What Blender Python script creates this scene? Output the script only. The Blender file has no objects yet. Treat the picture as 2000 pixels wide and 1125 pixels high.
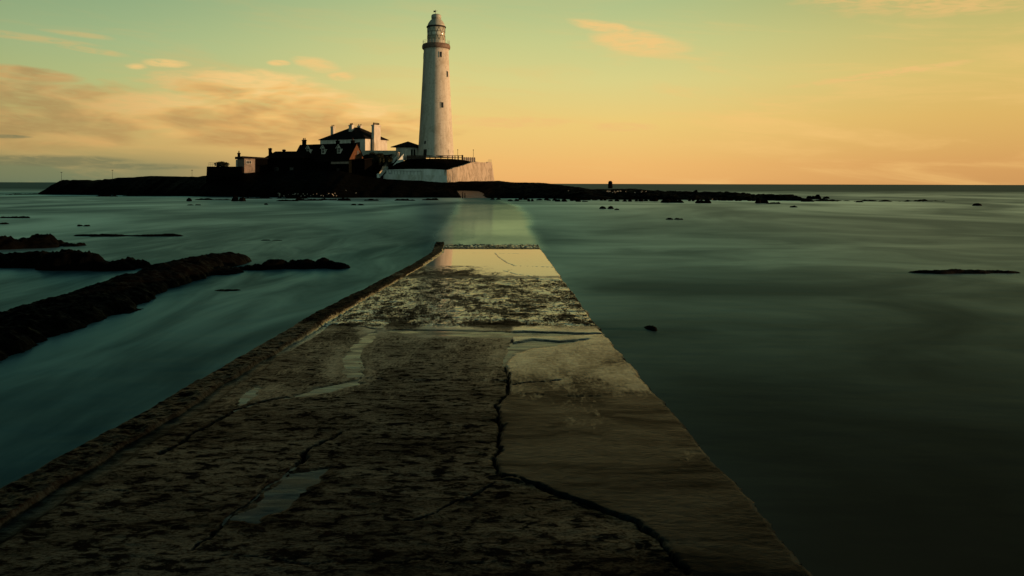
import bpy, bmesh, math, random
import numpy as np
from mathutils import Vector, Matrix

random.seed(7)
rng = np.random.default_rng(11)
R = math.radians
scn = bpy.context.scene
COL = scn.collection

# ------------------------------------------------------------------ camera
F = 1555.0            # focal length of the photograph in its own pixels (2000 wide)
H = 3.15              # eye height above the sea
HOR = 358.5           # horizon row
ROLL = 0.0027
cam_d = bpy.data.cameras.new('camera')
cam_d.sensor_width = 36.0
cam_d.lens = F / 2000.0 * 36.0
cam_d.shift_y = (HOR - 562.5) / 2000.0
cam_d.clip_start = 0.1
cam_d.clip_end = 90000
cam = bpy.data.objects.new('camera', cam_d)
COL.objects.link(cam)
cam.matrix_world = Matrix.Translation((0, 0, H)) @ Matrix.Rotation(R(90), 4, 'X') @ Matrix.Rotation(ROLL, 4, 'Z')
scn.camera = cam
scn.view_settings.view_transform = 'Standard'
scn.view_settings.look = 'None'
scn.view_settings.exposure = 0.0
scn.view_settings.gamma = 1.0
scn.cycles.max_bounces = 5
scn.cycles.diffuse_bounces = 3
scn.cycles.glossy_bounces = 3

SUN_AZ = 91.5         # degrees clockwise from the viewing direction (+y)
SUN_EL = 3.5
sd = bpy.data.lights.new('sun', 'SUN')
sd.energy = 4.6
sd.angle = R(0.6)
sd.color = (1.0, 0.56, 0.27)
sun = bpy.data.objects.new('sun', sd)
COL.objects.link(sun)
sv = Vector((math.sin(R(SUN_AZ)) * math.cos(R(SUN_EL)), math.cos(R(SUN_AZ)) * math.cos(R(SUN_EL)), math.sin(R(SUN_EL))))
sun.rotation_euler = sv.to_track_quat('Z', 'Y').to_euler()
sun.location = sv * 400


# ------------------------------------------------------------------ node helpers
class NT:
    def __init__(s, tree):
        s.t = tree
        s.n = tree.nodes
        s.n.clear()

    def node(s, typ, **kw):
        n = s.n.new(typ)
        for k, v in kw.items():
            setattr(n, k, v)
        return n

    def put(s, sock, v):
        if isinstance(v, bpy.types.NodeSocket):
            s.t.links.new(v, sock)
        elif v is not None:
            sock.default_value = v

    def m(s, op, a, b=None, c=None, clamp=False):
        n = s.node('ShaderNodeMath', operation=op, use_clamp=clamp)
        s.put(n.inputs[0], a)
        s.put(n.inputs[1], b)
        s.put(n.inputs[2], c)
        return n.outputs[0]

    def rng(s, v, a, b, c=0.0, d=1.0, smooth=True):
        n = s.node('ShaderNodeMapRange', interpolation_type='SMOOTHSTEP' if smooth else 'LINEAR')
        n.clamp = True
        for i, x in enumerate((v, a, b, c, d)):
            s.put(n.inputs[i], x)
        return n.outputs[0]

    def mix(s, f, a, b, blend='MIX'):
        n = s.node('ShaderNodeMix', data_type='RGBA', blend_type=blend)
        s.put(n.inputs[0], f)
        s.put(n.inputs[6], a if not isinstance(a, tuple) else (*a, 1))
        s.put(n.inputs[7], b if not isinstance(b, tuple) else (*b, 1))
        return n.outputs[2]

    def ramp(s, f, stops, interp='LINEAR'):
        n = s.node('ShaderNodeValToRGB')
        cr = n.color_ramp
        cr.interpolation = interp
        while len(cr.elements) > 1:
            cr.elements.remove(cr.elements[-1])
        for i, (p, c) in enumerate(stops):
            e = cr.elements[0] if i == 0 else cr.elements.new(p)
            e.position = p
            e.color = (*c, 1)
        s.put(n.inputs[0], f)
        return n.outputs[0]

    def noise(s, vec, scale=1.0, detail=4.0, rough=0.55, dist=0.0, color=False):
        n = s.node('ShaderNodeTexNoise')
        s.put(n.inputs['Vector'], vec)
        n.inputs['Scale'].default_value = scale
        n.inputs['Detail'].default_value = detail
        n.inputs['Roughness'].default_value = rough
        n.inputs['Distortion'].default_value = dist
        return n.outputs['Color' if color else 'Fac']

    def mapping(s, vec, scale=(1, 1, 1), loc=(0, 0, 0), rot=(0, 0, 0)):
        n = s.node('ShaderNodeMapping')
        s.put(n.inputs['Vector'], vec)
        n.inputs['Scale'].default_value = scale
        n.inputs['Location'].default_value = loc
        n.inputs['Rotation'].default_value = rot
        return n.outputs[0]

    def xyz(s, x, y, z=0.0):
        n = s.node('ShaderNodeCombineXYZ')
        s.put(n.inputs[0], x)
        s.put(n.inputs[1], y)
        s.put(n.inputs[2], z)
        return n.outputs[0]

    def sep(s, v):
        n = s.node('ShaderNodeSeparateXYZ')
        s.put(n.inputs[0], v)
        return n.outputs

    def attr(s, name):
        n = s.node('ShaderNodeAttribute', attribute_name=name)
        return n.outputs['Fac']

    def bump(s, h, strength=0.5, dist=0.05):
        n = s.node('ShaderNodeBump')
        s.put(n.inputs['Height'], h)
        s.put(n.inputs['Strength'], strength)
        n.inputs['Distance'].default_value = dist
        return n.outputs[0]


def lin(r, g, b):
    f = lambda c: (c / 255 / 12.92) if c / 255 <= 0.04045 else ((c / 255 + 0.055) / 1.055) ** 2.4
    return (f(r), f(g), f(b))


# ------------------------------------------------------------------ sky
world = bpy.data.worlds.new('World')
scn.world = world
world.use_nodes = True
w = NT(world.node_tree)
tc = w.node('ShaderNodeTexCoord')
dx, dy, dz = w.sep(tc.outputs['Generated'])
el = w.m('MULTIPLY', w.m('ARCSINE', w.m('MINIMUM', w.m('MAXIMUM', dz, -0.999), 0.999)), 57.29578)     # degrees
az = w.m('MULTIPLY', w.m('ARCTAN2', dx, dy), 57.29578)
elp = w.m('MAXIMUM', el, 0.0)
# ramp position: sqrt-like spread so that the low sky has room
f_el = w.m('POWER', w.m('DIVIDE', elp, 90.0), 0.5)
q = lambda e: (e / 90.0) ** 0.5
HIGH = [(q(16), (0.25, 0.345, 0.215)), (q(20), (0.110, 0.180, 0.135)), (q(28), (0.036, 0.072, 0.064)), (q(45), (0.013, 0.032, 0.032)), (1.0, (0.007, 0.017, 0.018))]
centre = w.ramp(f_el, [(0.0, lin(238, 172, 102)), (q(1.4), lin(243, 184, 108)), (q(4.4), lin(240, 201, 118)), (q(7.3), lin(222, 207, 132)),
                       (q(10), lin(203, 202, 134)), (q(13), lin(178, 190, 132))] + HIGH)
left = w.ramp(f_el, [(0.0, lin(112, 122, 92)), (q(1.0), lin(128, 130, 92)), (q(2.4), lin(196, 164, 100)), (q(4.5), lin(196, 182, 112)), (q(6.5), lin(184, 187, 122)),
                     (q(9), lin(166, 182, 128)), (q(13), lin(138, 164, 122))] + HIGH)
right = w.ramp(f_el, [(0.0, lin(206, 148, 88)), (q(1.4), lin(216, 158, 92)), (q(4.4), lin(224, 178, 98)), (q(7.3), lin(220, 188, 106)),
                      (q(10), lin(202, 184, 108)), (q(13), lin(174, 170, 102))] + HIGH)
base = w.mix(w.rng(az, -30, -4), left, centre)
base = w.mix(w.rng(az, 6, 34), base, right)

n_uv = w.xyz(w.m('MULTIPLY', az, 0.055), w.m('MULTIPLY', el, 0.26))
n_big = w.noise(n_uv, 2.2, 5, 0.55, 0.3)
n_fine = w.noise(n_uv, 6.0, 3, 0.5, 0.6)
n_wisp = w.noise(w.xyz(w.m('MULTIPLY', az, 0.30), w.m('ADD', w.m('MULTIPLY', el, 1.5), w.m('MULTIPLY', az, 0.08))), 2.0, 4, 0.55, 0.9)
n_warp = w.m('ADD', w.m('SUBTRACT', n_big, 0.5), w.m('MULTIPLY', w.m('SUBTRACT', n_fine, 0.5), 0.6))


def pxaz(px): return math.degrees(math.atan((px - 1000) / F))
def pxel(py): return math.degrees(math.atan((HOR - py) / F))
PD = math.degrees(1 / F)


def cloud(px, py, hw, hh, tilt=0.0, soft=0.9, warp=2.6, wisp=0.75):
    """soft elliptical mask round a direction of the sky, its rim broken by noise"""
    a = w.m('SUBTRACT', az, pxaz(px))
    e = w.m('SUBTRACT', el, pxel(py))
    e = w.m('ADD', e, w.m('MULTIPLY', a, tilt))
    a = w.m('DIVIDE', a, hw * PD)
    e = w.m('DIVIDE', e, hh * PD)
    r2 = w.m('ADD', w.m('MULTIPLY', a, a), w.m('MULTIPLY', e, e))
    r2 = w.m('ADD', r2, w.m('MULTIPLY', n_warp, -warp))
    return w.m('MULTIPLY', w.rng(r2, 1.0 + soft, 1.0 - soft), w.rng(n_wisp, 0.30, 0.60, 1.0 - wisp, 1.0))


def union(ms):
    o = ms[0]
    for x in ms[1:]:
        o = w.m('MAXIMUM', o, x)
    return o


# thin high veil everywhere in the low sky
veil = w.rng(w.noise(w.xyz(w.m('MULTIPLY', az, 0.05), w.m('ADD', w.m('MULTIPLY', el, 0.36), w.m('MULTIPLY', az, 0.03))), 1.6, 6, 0.6, 0.5), 0.46, 0.72)
veil = w.m('MULTIPLY', veil, w.rng(el, 18, 4))
base = w.mix(w.m('MULTIPLY', veil, w.rng(az, 0, 14, 0.36, 0.62)), base, w.mix(w.rng(az, -30, 20), lin(222, 176, 108), lin(248, 196, 118)))
# the long bank over the island
bank = union([cloud(460, 182, 150, 30, 0.0, 0.7, 3.2, 0.35), cloud(600, 205, 180, 22, 0.10, 0.7, 3.2, 0.5), cloud(220, 228, 340, 40, 0.0, 0.7, 3.2, 0.3), cloud(560, 246, 260, 44, 0.0, 0.8, 3.0, 0.35), cloud(40, 258, 170, 40, 0.0, 0.8, 3.0, 0.3), cloud(50, 178, 84, 12, 0.05, 0.7, 2.4, 0.3)])
lump = w.noise(w.xyz(w.m('MULTIPLY', az, 0.16), w.m('MULTIPLY', el, 0.60)), 1.1, 3, 0.5, 0.4)
body = w.ramp(w.m('ADD', w.m('MULTIPLY', lump, 1.5), w.m('MULTIPLY', w.m('SUBTRACT', el, 5.2), 0.11)),
              [(0.46, lin(200, 150, 90)), (0.64, lin(224, 168, 98)), (0.78, lin(246, 190, 112)), (0.92, lin(252, 204, 130))])
body = w.mix(w.rng(az, -16, -33), body, w.mix(w.rng(lump, 0.4, 0.62), lin(178, 144, 90), lin(212, 166, 102)))
base = w.mix(w.m('MULTIPLY', bank, 0.92), base, body)
# lit scraps
peach = union([cloud(1250, 86, 80, 22, 0.16, 0.8, 2.6, 0.45), cloud(1180, 54, 60, 10, 0.16, 0.8, 2.6, 0.5), cloud(620, 133, 38, 12, 0.1, 0.9, 2.6, 0.4), cloud(668, 155, 24, 8), cloud(322, 145, 36, 7),
               cloud(545, 134, 18, 5), cloud(266, 153, 16, 5)])
base = w.mix(w.m('MULTIPLY', peach, 0.88), base, lin(246, 198, 124))
faint = union([cloud(40, 116, 90, 6, 0.05), cloud(140, 104, 50, 5, 0.05), cloud(185, 131, 50, 5, 0.1)])
base = w.mix(w.m('MULTIPLY', faint, 0.42), base, lin(236, 182, 110))
thin = union([ cloud(1830, 30, 190, 30, 0.06, 0.9, 3.2, 0.9), cloud(1690, 166, 130, 6, -0.10, 0.9, 3.0, 1.0), cloud(1000, 240, 110, 11),
              cloud(1210, 248, 60, 8), cloud(880, 236, 60, 10)])
base = w.mix(w.m('MULTIPLY', thin, 0.7), base, lin(242, 190, 118))
low = union([cloud(90, 322, 130, 9, 0.0, 0.7, 1.6), cloud(270, 330, 90, 6, 0.0, 0.7, 1.6), cloud(15, 283, 34, 3, 0, 0.6, 1.0)])
base = w.mix(w.m('MULTIPLY', low, 0.8), base, lin(122, 120, 86))
base = w.mix(1.0, base, (0.955, 1.0, 1.03), 'MULTIPLY')
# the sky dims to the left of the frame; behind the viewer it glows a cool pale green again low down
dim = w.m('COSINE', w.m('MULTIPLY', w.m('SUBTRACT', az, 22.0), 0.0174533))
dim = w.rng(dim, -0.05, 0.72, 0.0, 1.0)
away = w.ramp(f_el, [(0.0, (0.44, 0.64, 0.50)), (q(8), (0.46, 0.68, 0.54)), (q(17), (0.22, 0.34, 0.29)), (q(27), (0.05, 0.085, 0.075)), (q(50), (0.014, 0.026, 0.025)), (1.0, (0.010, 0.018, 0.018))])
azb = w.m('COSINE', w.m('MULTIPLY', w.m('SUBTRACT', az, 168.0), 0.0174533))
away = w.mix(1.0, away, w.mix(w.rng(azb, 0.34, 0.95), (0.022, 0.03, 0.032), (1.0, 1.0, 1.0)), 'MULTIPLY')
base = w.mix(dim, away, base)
# what lies under the horizon
base = w.mix(w.rng(el, -0.05, -0.6), base, (0.006, 0.012, 0.011))
skyt = w.node('ShaderNodeTexSky', sky_type='NISHITA')
skyt.sun_disc = False
skyt.sun_elevation = R(SUN_EL)
skyt.sun_rotation = R(SUN_AZ)
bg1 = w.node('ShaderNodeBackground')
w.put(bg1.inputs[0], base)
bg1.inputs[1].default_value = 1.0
bg2 = w.node('ShaderNodeBackground')
w.put(bg2.inputs[0], skyt.outputs[0])
bg2.inputs[1].default_value = 0.006
add = w.node('ShaderNodeAddShader')
w.put(add.inputs[0], bg1.outputs[0])
w.put(add.inputs[1], bg2.outputs[0])
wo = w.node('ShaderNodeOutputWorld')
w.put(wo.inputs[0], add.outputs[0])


# ------------------------------------------------------------------ materials
def new_mat(name):
    m = bpy.data.materials.new(name)
    m.use_nodes = True
    t = NT(m.node_tree)
    out = t.node('ShaderNodeOutputMaterial')
    b = t.node('ShaderNodeBsdfPrincipled')
    t.put(out.inputs[0], b.outputs[0])
    return m, t, b, out


def mottled(name, c1, c2, scale=2.0, rough=0.8, spec=0.3, bump=0.3, bdist=0.03, stretch=(1, 1, 1), c3=None, metallic=0.0):
    m, t, b, o = new_mat(name)
    co = t.node('ShaderNodeTexCoord').outputs['Object']
    v = t.mapping(co, stretch)
    n = t.noise(v, scale, 6, 0.62, 0.2)
    c = t.mix(t.rng(n, 0.36, 0.66), c1, c2)
    if c3:
        c = t.mix(t.rng(t.noise(v, scale * 0.37, 4, 0.6, 0.6), 0.52, 0.68), c, c3)
    t.put(b.inputs['Base Color'], c)
    b.inputs['Roughness'].default_value = rough
    b.inputs['Specular IOR Level'].default_value = spec
    b.inputs['Metallic'].default_value = metallic
    if bump:
        t.put(b.inputs['Normal'], t.bump(t.noise(v, scale * 3.1, 5, 0.65), bump, bdist))
    return m


M = {}
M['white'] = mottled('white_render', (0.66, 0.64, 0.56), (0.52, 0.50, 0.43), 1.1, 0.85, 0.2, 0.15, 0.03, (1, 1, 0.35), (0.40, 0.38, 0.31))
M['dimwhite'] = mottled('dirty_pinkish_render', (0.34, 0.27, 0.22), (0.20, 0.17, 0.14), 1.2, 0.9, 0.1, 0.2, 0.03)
M['oldwall'] = mottled('weathered_wall', (0.40, 0.41, 0.33), (0.28, 0.29, 0.23), 1.0, 0.9, 0.1, 0.2, 0.03)
M['slate'] = mottled('roof_slate', (0.016, 0.015, 0.015), (0.008, 0.007, 0.007), 3.0, 0.9, 0.08, 0.3, 0.03)
M['pantile'] = mottled('roof_pantile', (0.009, 0.005, 0.004), (0.005, 0.0032, 0.0028), 3.0, 0.9, 0.08, 0.3, 0.04)
M['brick'] = mottled('orange_brick', (0.13, 0.058, 0.027), (0.08, 0.036, 0.018), 2.2, 0.9, 0.15, 0.4, 0.03, (1, 1, 2.0))
M['stone_and_shade'] = mottled('dark_stone_and_shade', (0.0032, 0.003, 0.0026), (0.0018, 0.0016, 0.0014), 1.5, 0.9, 0.02, 0.4, 0.06)  # dark stone; on the cottage's brick walls it stands for shade
M['glass'] = mottled('dark_glass', (0.010, 0.012, 0.012), (0.006, 0.008, 0.008), 1.0, 0.22, 0.35, 0)
M['darkpaint'] = mottled('dark_paint', (0.030, 0.022, 0.018), (0.017, 0.014, 0.012), 3.0, 0.6, 0.3, 0.1)
M['redpaint'] = mottled('red_oxide_paint', (0.22, 0.15, 0.11), (0.14, 0.095, 0.07), 2.2, 0.6, 0.3, 0.1)
M['pot'] = mottled('chimney_pot_clay', (0.055, 0.02, 0.014), (0.03, 0.013, 0.01), 4.0, 0.8, 0.2, 0.1)
M['wood'] = mottled('weathered_wood', (0.05, 0.033, 0.022), (0.026, 0.018, 0.012), 6.0, 0.8, 0.2, 0.2, 0.02, (1, 1, 0.2))
M['leaf'] = mottled('dark_leaf', (0.018, 0.022, 0.010), (0.009, 0.012, 0.006), 1.4, 0.8, 0.15, 0)
M['bluepaint'] = mottled('blue_paint', (0.02, 0.05, 0.16), (0.014, 0.035, 0.11), 3.0, 0.5, 0.4, 0)
M['feather'] = mottled('pale_feather', (0.62, 0.58, 0.50), (0.46, 0.43, 0.38), 9.0, 0.8, 0.1, 0)
M['copper'] = mottled('pale_painted_metal', (0.50, 0.50, 0.42), (0.38, 0.39, 0.32), 1.2, 0.5, 0.4, 0.05)

# lantern glazing: pale, reflective panes over the pale lens inside
m, t, b, o = new_mat('lantern_glass')
b.inputs['Base Color'].default_value = (0.55, 0.54, 0.42, 1)
b.inputs['Roughness'].default_value = 0.12
b.inputs['Specular IOR Level'].default_value = 0.8
M['lantern'] = m

# tower: white paint with rain streaks, weathered blotches
m, t, b, o = new_mat('tower_paint')
co = t.node('ShaderNodeTexCoord').outputs['Object']
st = t.noise(t.mapping(co, (1.6, 1.6, 0.07)), 1.3, 6, 0.65, 0.3)
bl = t.noise(t.mapping(co, (1, 1, 0.5)), 0.45, 6, 0.7, 0.5)
c = t.mix(t.rng(st, 0.42, 0.66), (0.64, 0.61, 0.52), (0.53, 0.50, 0.42))
c = t.mix(t.m('MULTIPLY', t.rng(bl, 0.46, 0.66), 0.6), c, (0.36, 0.32, 0.24))
fm = t.noise(co, 1.7, 6, 0.75)
c = t.mix(t.m('MULTIPLY', t.rng(fm, 0.5, 0.66), 0.5), c, (0.34, 0.30, 0.22))
sp = t.noise(co, 3.4, 3, 0.5)
c = t.mix(t.m('MULTIPLY', t.rng(sp, 0.66, 0.74), 0.8), c, (0.20, 0.16, 0.11))
t.put(b.inputs['Base Color'], c)
b.inputs['Roughness'].default_value = 0.75
b.inputs['Specular IOR Level'].default_value = 0.15
t.put(b.inputs['Normal'], t.bump(t.noise(co, 2.5, 5, 0.6), 0.2, 0.03))
M['tower'] = m

# bastion: pale stone with dark weed and streaks, masonry courses
m, t, b, o = new_mat('pale_masonry')
co = t.node('ShaderNodeTexCoord').outputs['Object']
st = t.noise(t.mapping(co, (1.2, 1.2, 0.22)), 1.5, 6, 0.7, 0.4)
fl = t.noise(t.mapping(co, (1.5, 1.5, 0.6)), 2.4, 6, 0.75, 0.3)
z = t.sep(co)[2]
c = t.mix(t.rng(st, 0.42, 0.64), (0.56, 0.47, 0.36), (0.33, 0.265, 0.19))
wet = t.m('ADD', fl, t.m('MULTIPLY', z, -0.035))
c = t.mix(t.m('MULTIPLY', t.rng(wet, 0.40, 0.56), 0.85), c, (0.065, 0.047, 0.026))
t.put(b.inputs['Base Color'], c)
b.inputs['Roughness'].default_value = 0.9
t.put(b.inputs['Normal'], t.bump(fl, 0.6, 0.08))
M['masonry'] = m
M['seawall'] = mottled('whitewashed_wall', (0.72, 0.78, 0.74), (0.58, 0.64, 0.59), 0.8, 0.85, 0.2, 0.25, 0.05, (1, 1, 0.4), (0.44, 0.48, 0.40))
M['rampconc'] = mottled('ramp_concrete', (0.09, 0.105, 0.09), (0.035, 0.042, 0.036), 0.6, 0.4, 0.4, 0.4, 0.08)


def rock_mat(name, c1, c2, rust, spec=0.25, sc=1.0):
    m, t, b, o = new_mat(name)
    co = t.node('ShaderNodeNewGeometry').outputs['Position']
    n = t.noise(co, 1.6 * sc, 7, 0.68, 0.3)
    c = t.mix(t.rng(n, 0.35, 0.7), c1, c2)
    c = t.mix(t.m('MULTIPLY', t.rng(t.noise(co, 0.8 * sc, 5, 0.7, 0.6), 0.5, 0.7), 0.8), c, rust)
    t.put(b.inputs['Base Color'], c)
    t.put(b.inputs['Roughness'], t.rng(t.noise(co, 3.0 * sc, 4, 0.6), 0.4, 0.7, 0.62, 0.95))
    b.inputs['Specular IOR Level'].default_value = spec
    h = t.m('ADD', t.noise(co, 5 * sc, 6, 0.7), t.m('MULTIPLY', t.noise(co, 19 * sc, 4, 0.7), 0.5))
    t.put(b.inputs['Normal'], t.bump(h, 0.9, 0.10 / sc))
    return m


M['land'] = rock_mat('island_ground', (0.0016, 0.0016, 0.0012), (0.003, 0.003, 0.002), (0.0035, 0.003, 0.0018), 0.01, 0.4)
M['rock'] = rock_mat('weedy_rock', (0.0012, 0.0013, 0.0011), (0.0026, 0.0026, 0.002), (0.0026, 0.0021, 0.0014), 0.03, 3.2)
M['farrock'] = rock_mat('far_rock', (0.0016, 0.0016, 0.0012), (0.003, 0.003, 0.002), (0.0035, 0.003, 0.0018), 0.01, 0.7)

# ------------------------------------------------------------------ sea
m, t, b, o = new_mat('long_exposure_sea')
t.n.remove(b)
pos = t.node('ShaderNodeNewGeometry').outputs['Position']
X, Y, _ = t.sep(pos)
s1 = t.noise(t.mapping(pos, (0.035, 0.020, 1), rot=(0, 0, R(4))), 1.0, 4, 0.52, 1.2)
s2l = t.noise(t.mapping(pos, (0.50, 0.10, 1), rot=(0, 0, R(10))), 1.0, 4, 0.55, 1.2)
s2r = t.noise(t.mapping(pos, (0.13, 0.17, 1), rot=(0, 0, R(-20))), 1.0, 4, 0.55, 0.9)
s2 = t.mix(t.rng(X, -3, 1), s2l, s2r)
s3 = t.noise(t.mapping(pos, (0.010, 0.0075, 1)), 1.0, 4, 0.55, 0.8)
streak = t.m('ADD', t.m('ADD', t.m('MULTIPLY', s1, 0.36), t.m('MULTIPLY', t.mix(t.rng(Y, 24, 80), s2, s1), 0.40)), t.m('MULTIPLY', s3, 0.24))
streak = t.rng(streak, 0.375, 0.64)
streak = t.m('ADD', t.m('MULTIPLY', streak, t.rng(Y, 600, 150, 0.12, 1.0)), t.rng(Y, 150, 600, 0.0, 0.44))
# the drowned stretch of the causeway lies just under a calm film
wob = t.m('MULTIPLY', t.m('SUBTRACT', t.noise(t.mapping(pos, (0.2, 0.05, 1)), 1.0, 3), 0.5), 2.0)
Xw = t.m('ADD', X, wob)


def curve_of(v, pts):
    n = t.node('ShaderNodeFloatCurve')
    x0, x1 = pts[0][0], pts[-1][0]
    cv = n.mapping.curves[0]
    k = [((x - x0) / (x1 - x0), (y + 20.0) / 40.0) for x, y in pts]
    cv.points[0].location = k[0]
    cv.points[1].location = k[-1]
    for p in k[1:-1]:
        cv.points.new(*p)
    for p in cv.points:
        p.handle_type = 'VECTOR'
    n.mapping.update()
    t.put(n.inputs['Value'], t.m('DIVIDE', t.m('SUBTRACT', v, x0), x1 - x0, clamp=True))
    return t.m('SUBTRACT', t.m('MULTIPLY', n.outputs[0], 40.0), 20.0)


XL = curve_of(Y, [(30, -3.3), (41, -4.0), (61, -5.0), (90, -6.6), (122, -8.3), (180, -11.0)])
XR = curve_of(Y, [(30, 1.35), (41, 1.3), (61, 1.5), (80, 1.5), (105, 1.0), (135, -0.8), (180, -5.0)])
soft = t.m('ADD', 0.12, t.m('MULTIPLY', Y, 0.009))
inl = t.rng(t.m('DIVIDE', t.m('SUBTRACT', Xw, XL), soft), -1, 1)
inr = t.rng(t.m('DIVIDE', t.m('SUBTRACT', XR, Xw), soft), -1, 1)
film = t.m('MULTIPLY', t.m('MULTIPLY', inl, inr), t.m('MULTIPLY', t.rng(Y, 36, 40), t.rng(Y, 185, 170)))
# darker, choppier water drawn along both flanks of the drowned causeway
fl_l = t.m('MULTIPLY', t.rng(t.m('SUBTRACT', XL, Xw), 10.0, 0.2), t.rng(t.m('SUBTRACT', Xw, XL), 0.8, -0.4))
fl_r = t.m('MULTIPLY', t.rng(t.m('SUBTRACT', Xw, XR), 3.2, 0.2), t.rng(t.m('SUBTRACT', XR, Xw), 0.5, -0.3))
flank = t.m('MULTIPLY', t.m('MAXIMUM', fl_l, t.m('MULTIPLY', fl_r, t.rng(Y, 70, 50))), t.m('MULTIPLY', t.rng(Y, 30, 52), t.rng(Y, 165, 120)))
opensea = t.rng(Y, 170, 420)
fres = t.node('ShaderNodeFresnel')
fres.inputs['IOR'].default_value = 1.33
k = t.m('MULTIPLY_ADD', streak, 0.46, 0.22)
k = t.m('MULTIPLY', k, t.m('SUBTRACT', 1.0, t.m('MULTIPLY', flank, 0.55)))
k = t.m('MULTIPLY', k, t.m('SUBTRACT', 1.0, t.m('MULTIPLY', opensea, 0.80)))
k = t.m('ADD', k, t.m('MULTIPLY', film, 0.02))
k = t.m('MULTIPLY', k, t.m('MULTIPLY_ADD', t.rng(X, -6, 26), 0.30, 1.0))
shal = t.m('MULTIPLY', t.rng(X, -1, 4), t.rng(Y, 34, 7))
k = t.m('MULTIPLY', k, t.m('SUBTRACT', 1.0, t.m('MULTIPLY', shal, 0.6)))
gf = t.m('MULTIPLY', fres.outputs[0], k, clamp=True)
right_mix = t.rng(X, -6, 26)  # water colour shifts from bluish to browner, left to right
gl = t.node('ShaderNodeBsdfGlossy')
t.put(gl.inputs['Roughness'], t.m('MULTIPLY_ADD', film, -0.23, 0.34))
t.put(gl.inputs['Color'], t.mix(film, t.mix(right_mix, (0.52, 0.90, 1.0), (0.66, 0.90, 0.95)), (0.55, 0.92, 1.0)))
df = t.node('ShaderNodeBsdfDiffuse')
body = t.mix(right_mix, t.mix(streak, (0.014, 0.060, 0.084), (0.100, 0.240, 0.275)), t.mix(streak, (0.050, 0.080, 0.088), (0.150, 0.205, 0.200)))
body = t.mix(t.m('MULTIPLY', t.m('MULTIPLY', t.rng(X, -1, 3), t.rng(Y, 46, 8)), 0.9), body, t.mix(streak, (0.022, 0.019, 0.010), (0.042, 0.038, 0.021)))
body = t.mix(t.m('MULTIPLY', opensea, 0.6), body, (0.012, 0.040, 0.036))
body = t.mix(t.m('MULTIPLY', film, 0.9), body, t.mix(streak, (0.16, 0.40, 0.42), (0.31, 0.66, 0.68)))  # pale sky reflection on the film, put into its diffuse colour
t.put(df.inputs['Color'], body)
bm = t.bump(t.noise(t.mapping(pos, (0.5, 1.1, 1)), 1.0, 3, 0.5), t.m('MULTIPLY_ADD', film, -0.24, 0.25), 0.10)
t.put(gl.inputs['Normal'], bm)
mx = t.node('ShaderNodeMixShader')
t.put(mx.inputs[0], gf)
t.put(mx.inputs[1], df.outputs[0])
t.put(mx.inputs[2], gl.outputs[0])
t.put(o.inputs[0], mx.outputs[0])
M['sea'] = m

# puddles
m, t, b, o = new_mat('puddle_water')
b.inputs['Base Color'].default_value = (0.012, 0.014, 0.010, 1)
b.inputs['Roughness'].default_value = 0.2
b.inputs['IOR'].default_value = 1.33
b.inputs['Specular IOR Level'].default_value = 0.13
pos = t.node('ShaderNodeNewGeometry').outputs['Position']
lv = t.node('ShaderNodeVectorMath', operation='ADD')
t.put(lv.inputs[0], t.bump(t.noise(t.mapping(pos, (2, 5, 1)), 1.0, 3), 0.30, 0.02))
lv.inputs[1].default_value = (0, -0.036, 0)
nv = t.node('ShaderNodeVectorMath', operation='NORMALIZE')
t.put(nv.inputs[0], lv.outputs[0])
t.put(b.inputs['Normal'], nv.outputs[0])
gr = t.noise(pos, 7.0, 6, 0.7)
t.put(b.inputs['Base Color'], t.mix(t.rng(gr, 0.40, 0.62), (0.006, 0.008, 0.007), (0.034, 0.036, 0.028)))
t.put(b.inputs['Roughness'], t.rng(t.noise(t.mapping(pos, (1.2, 3.0, 1)), 2.0, 4, 0.6), 0.35, 0.65, 0.12, 0.34))
M['puddle'] = m

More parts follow.
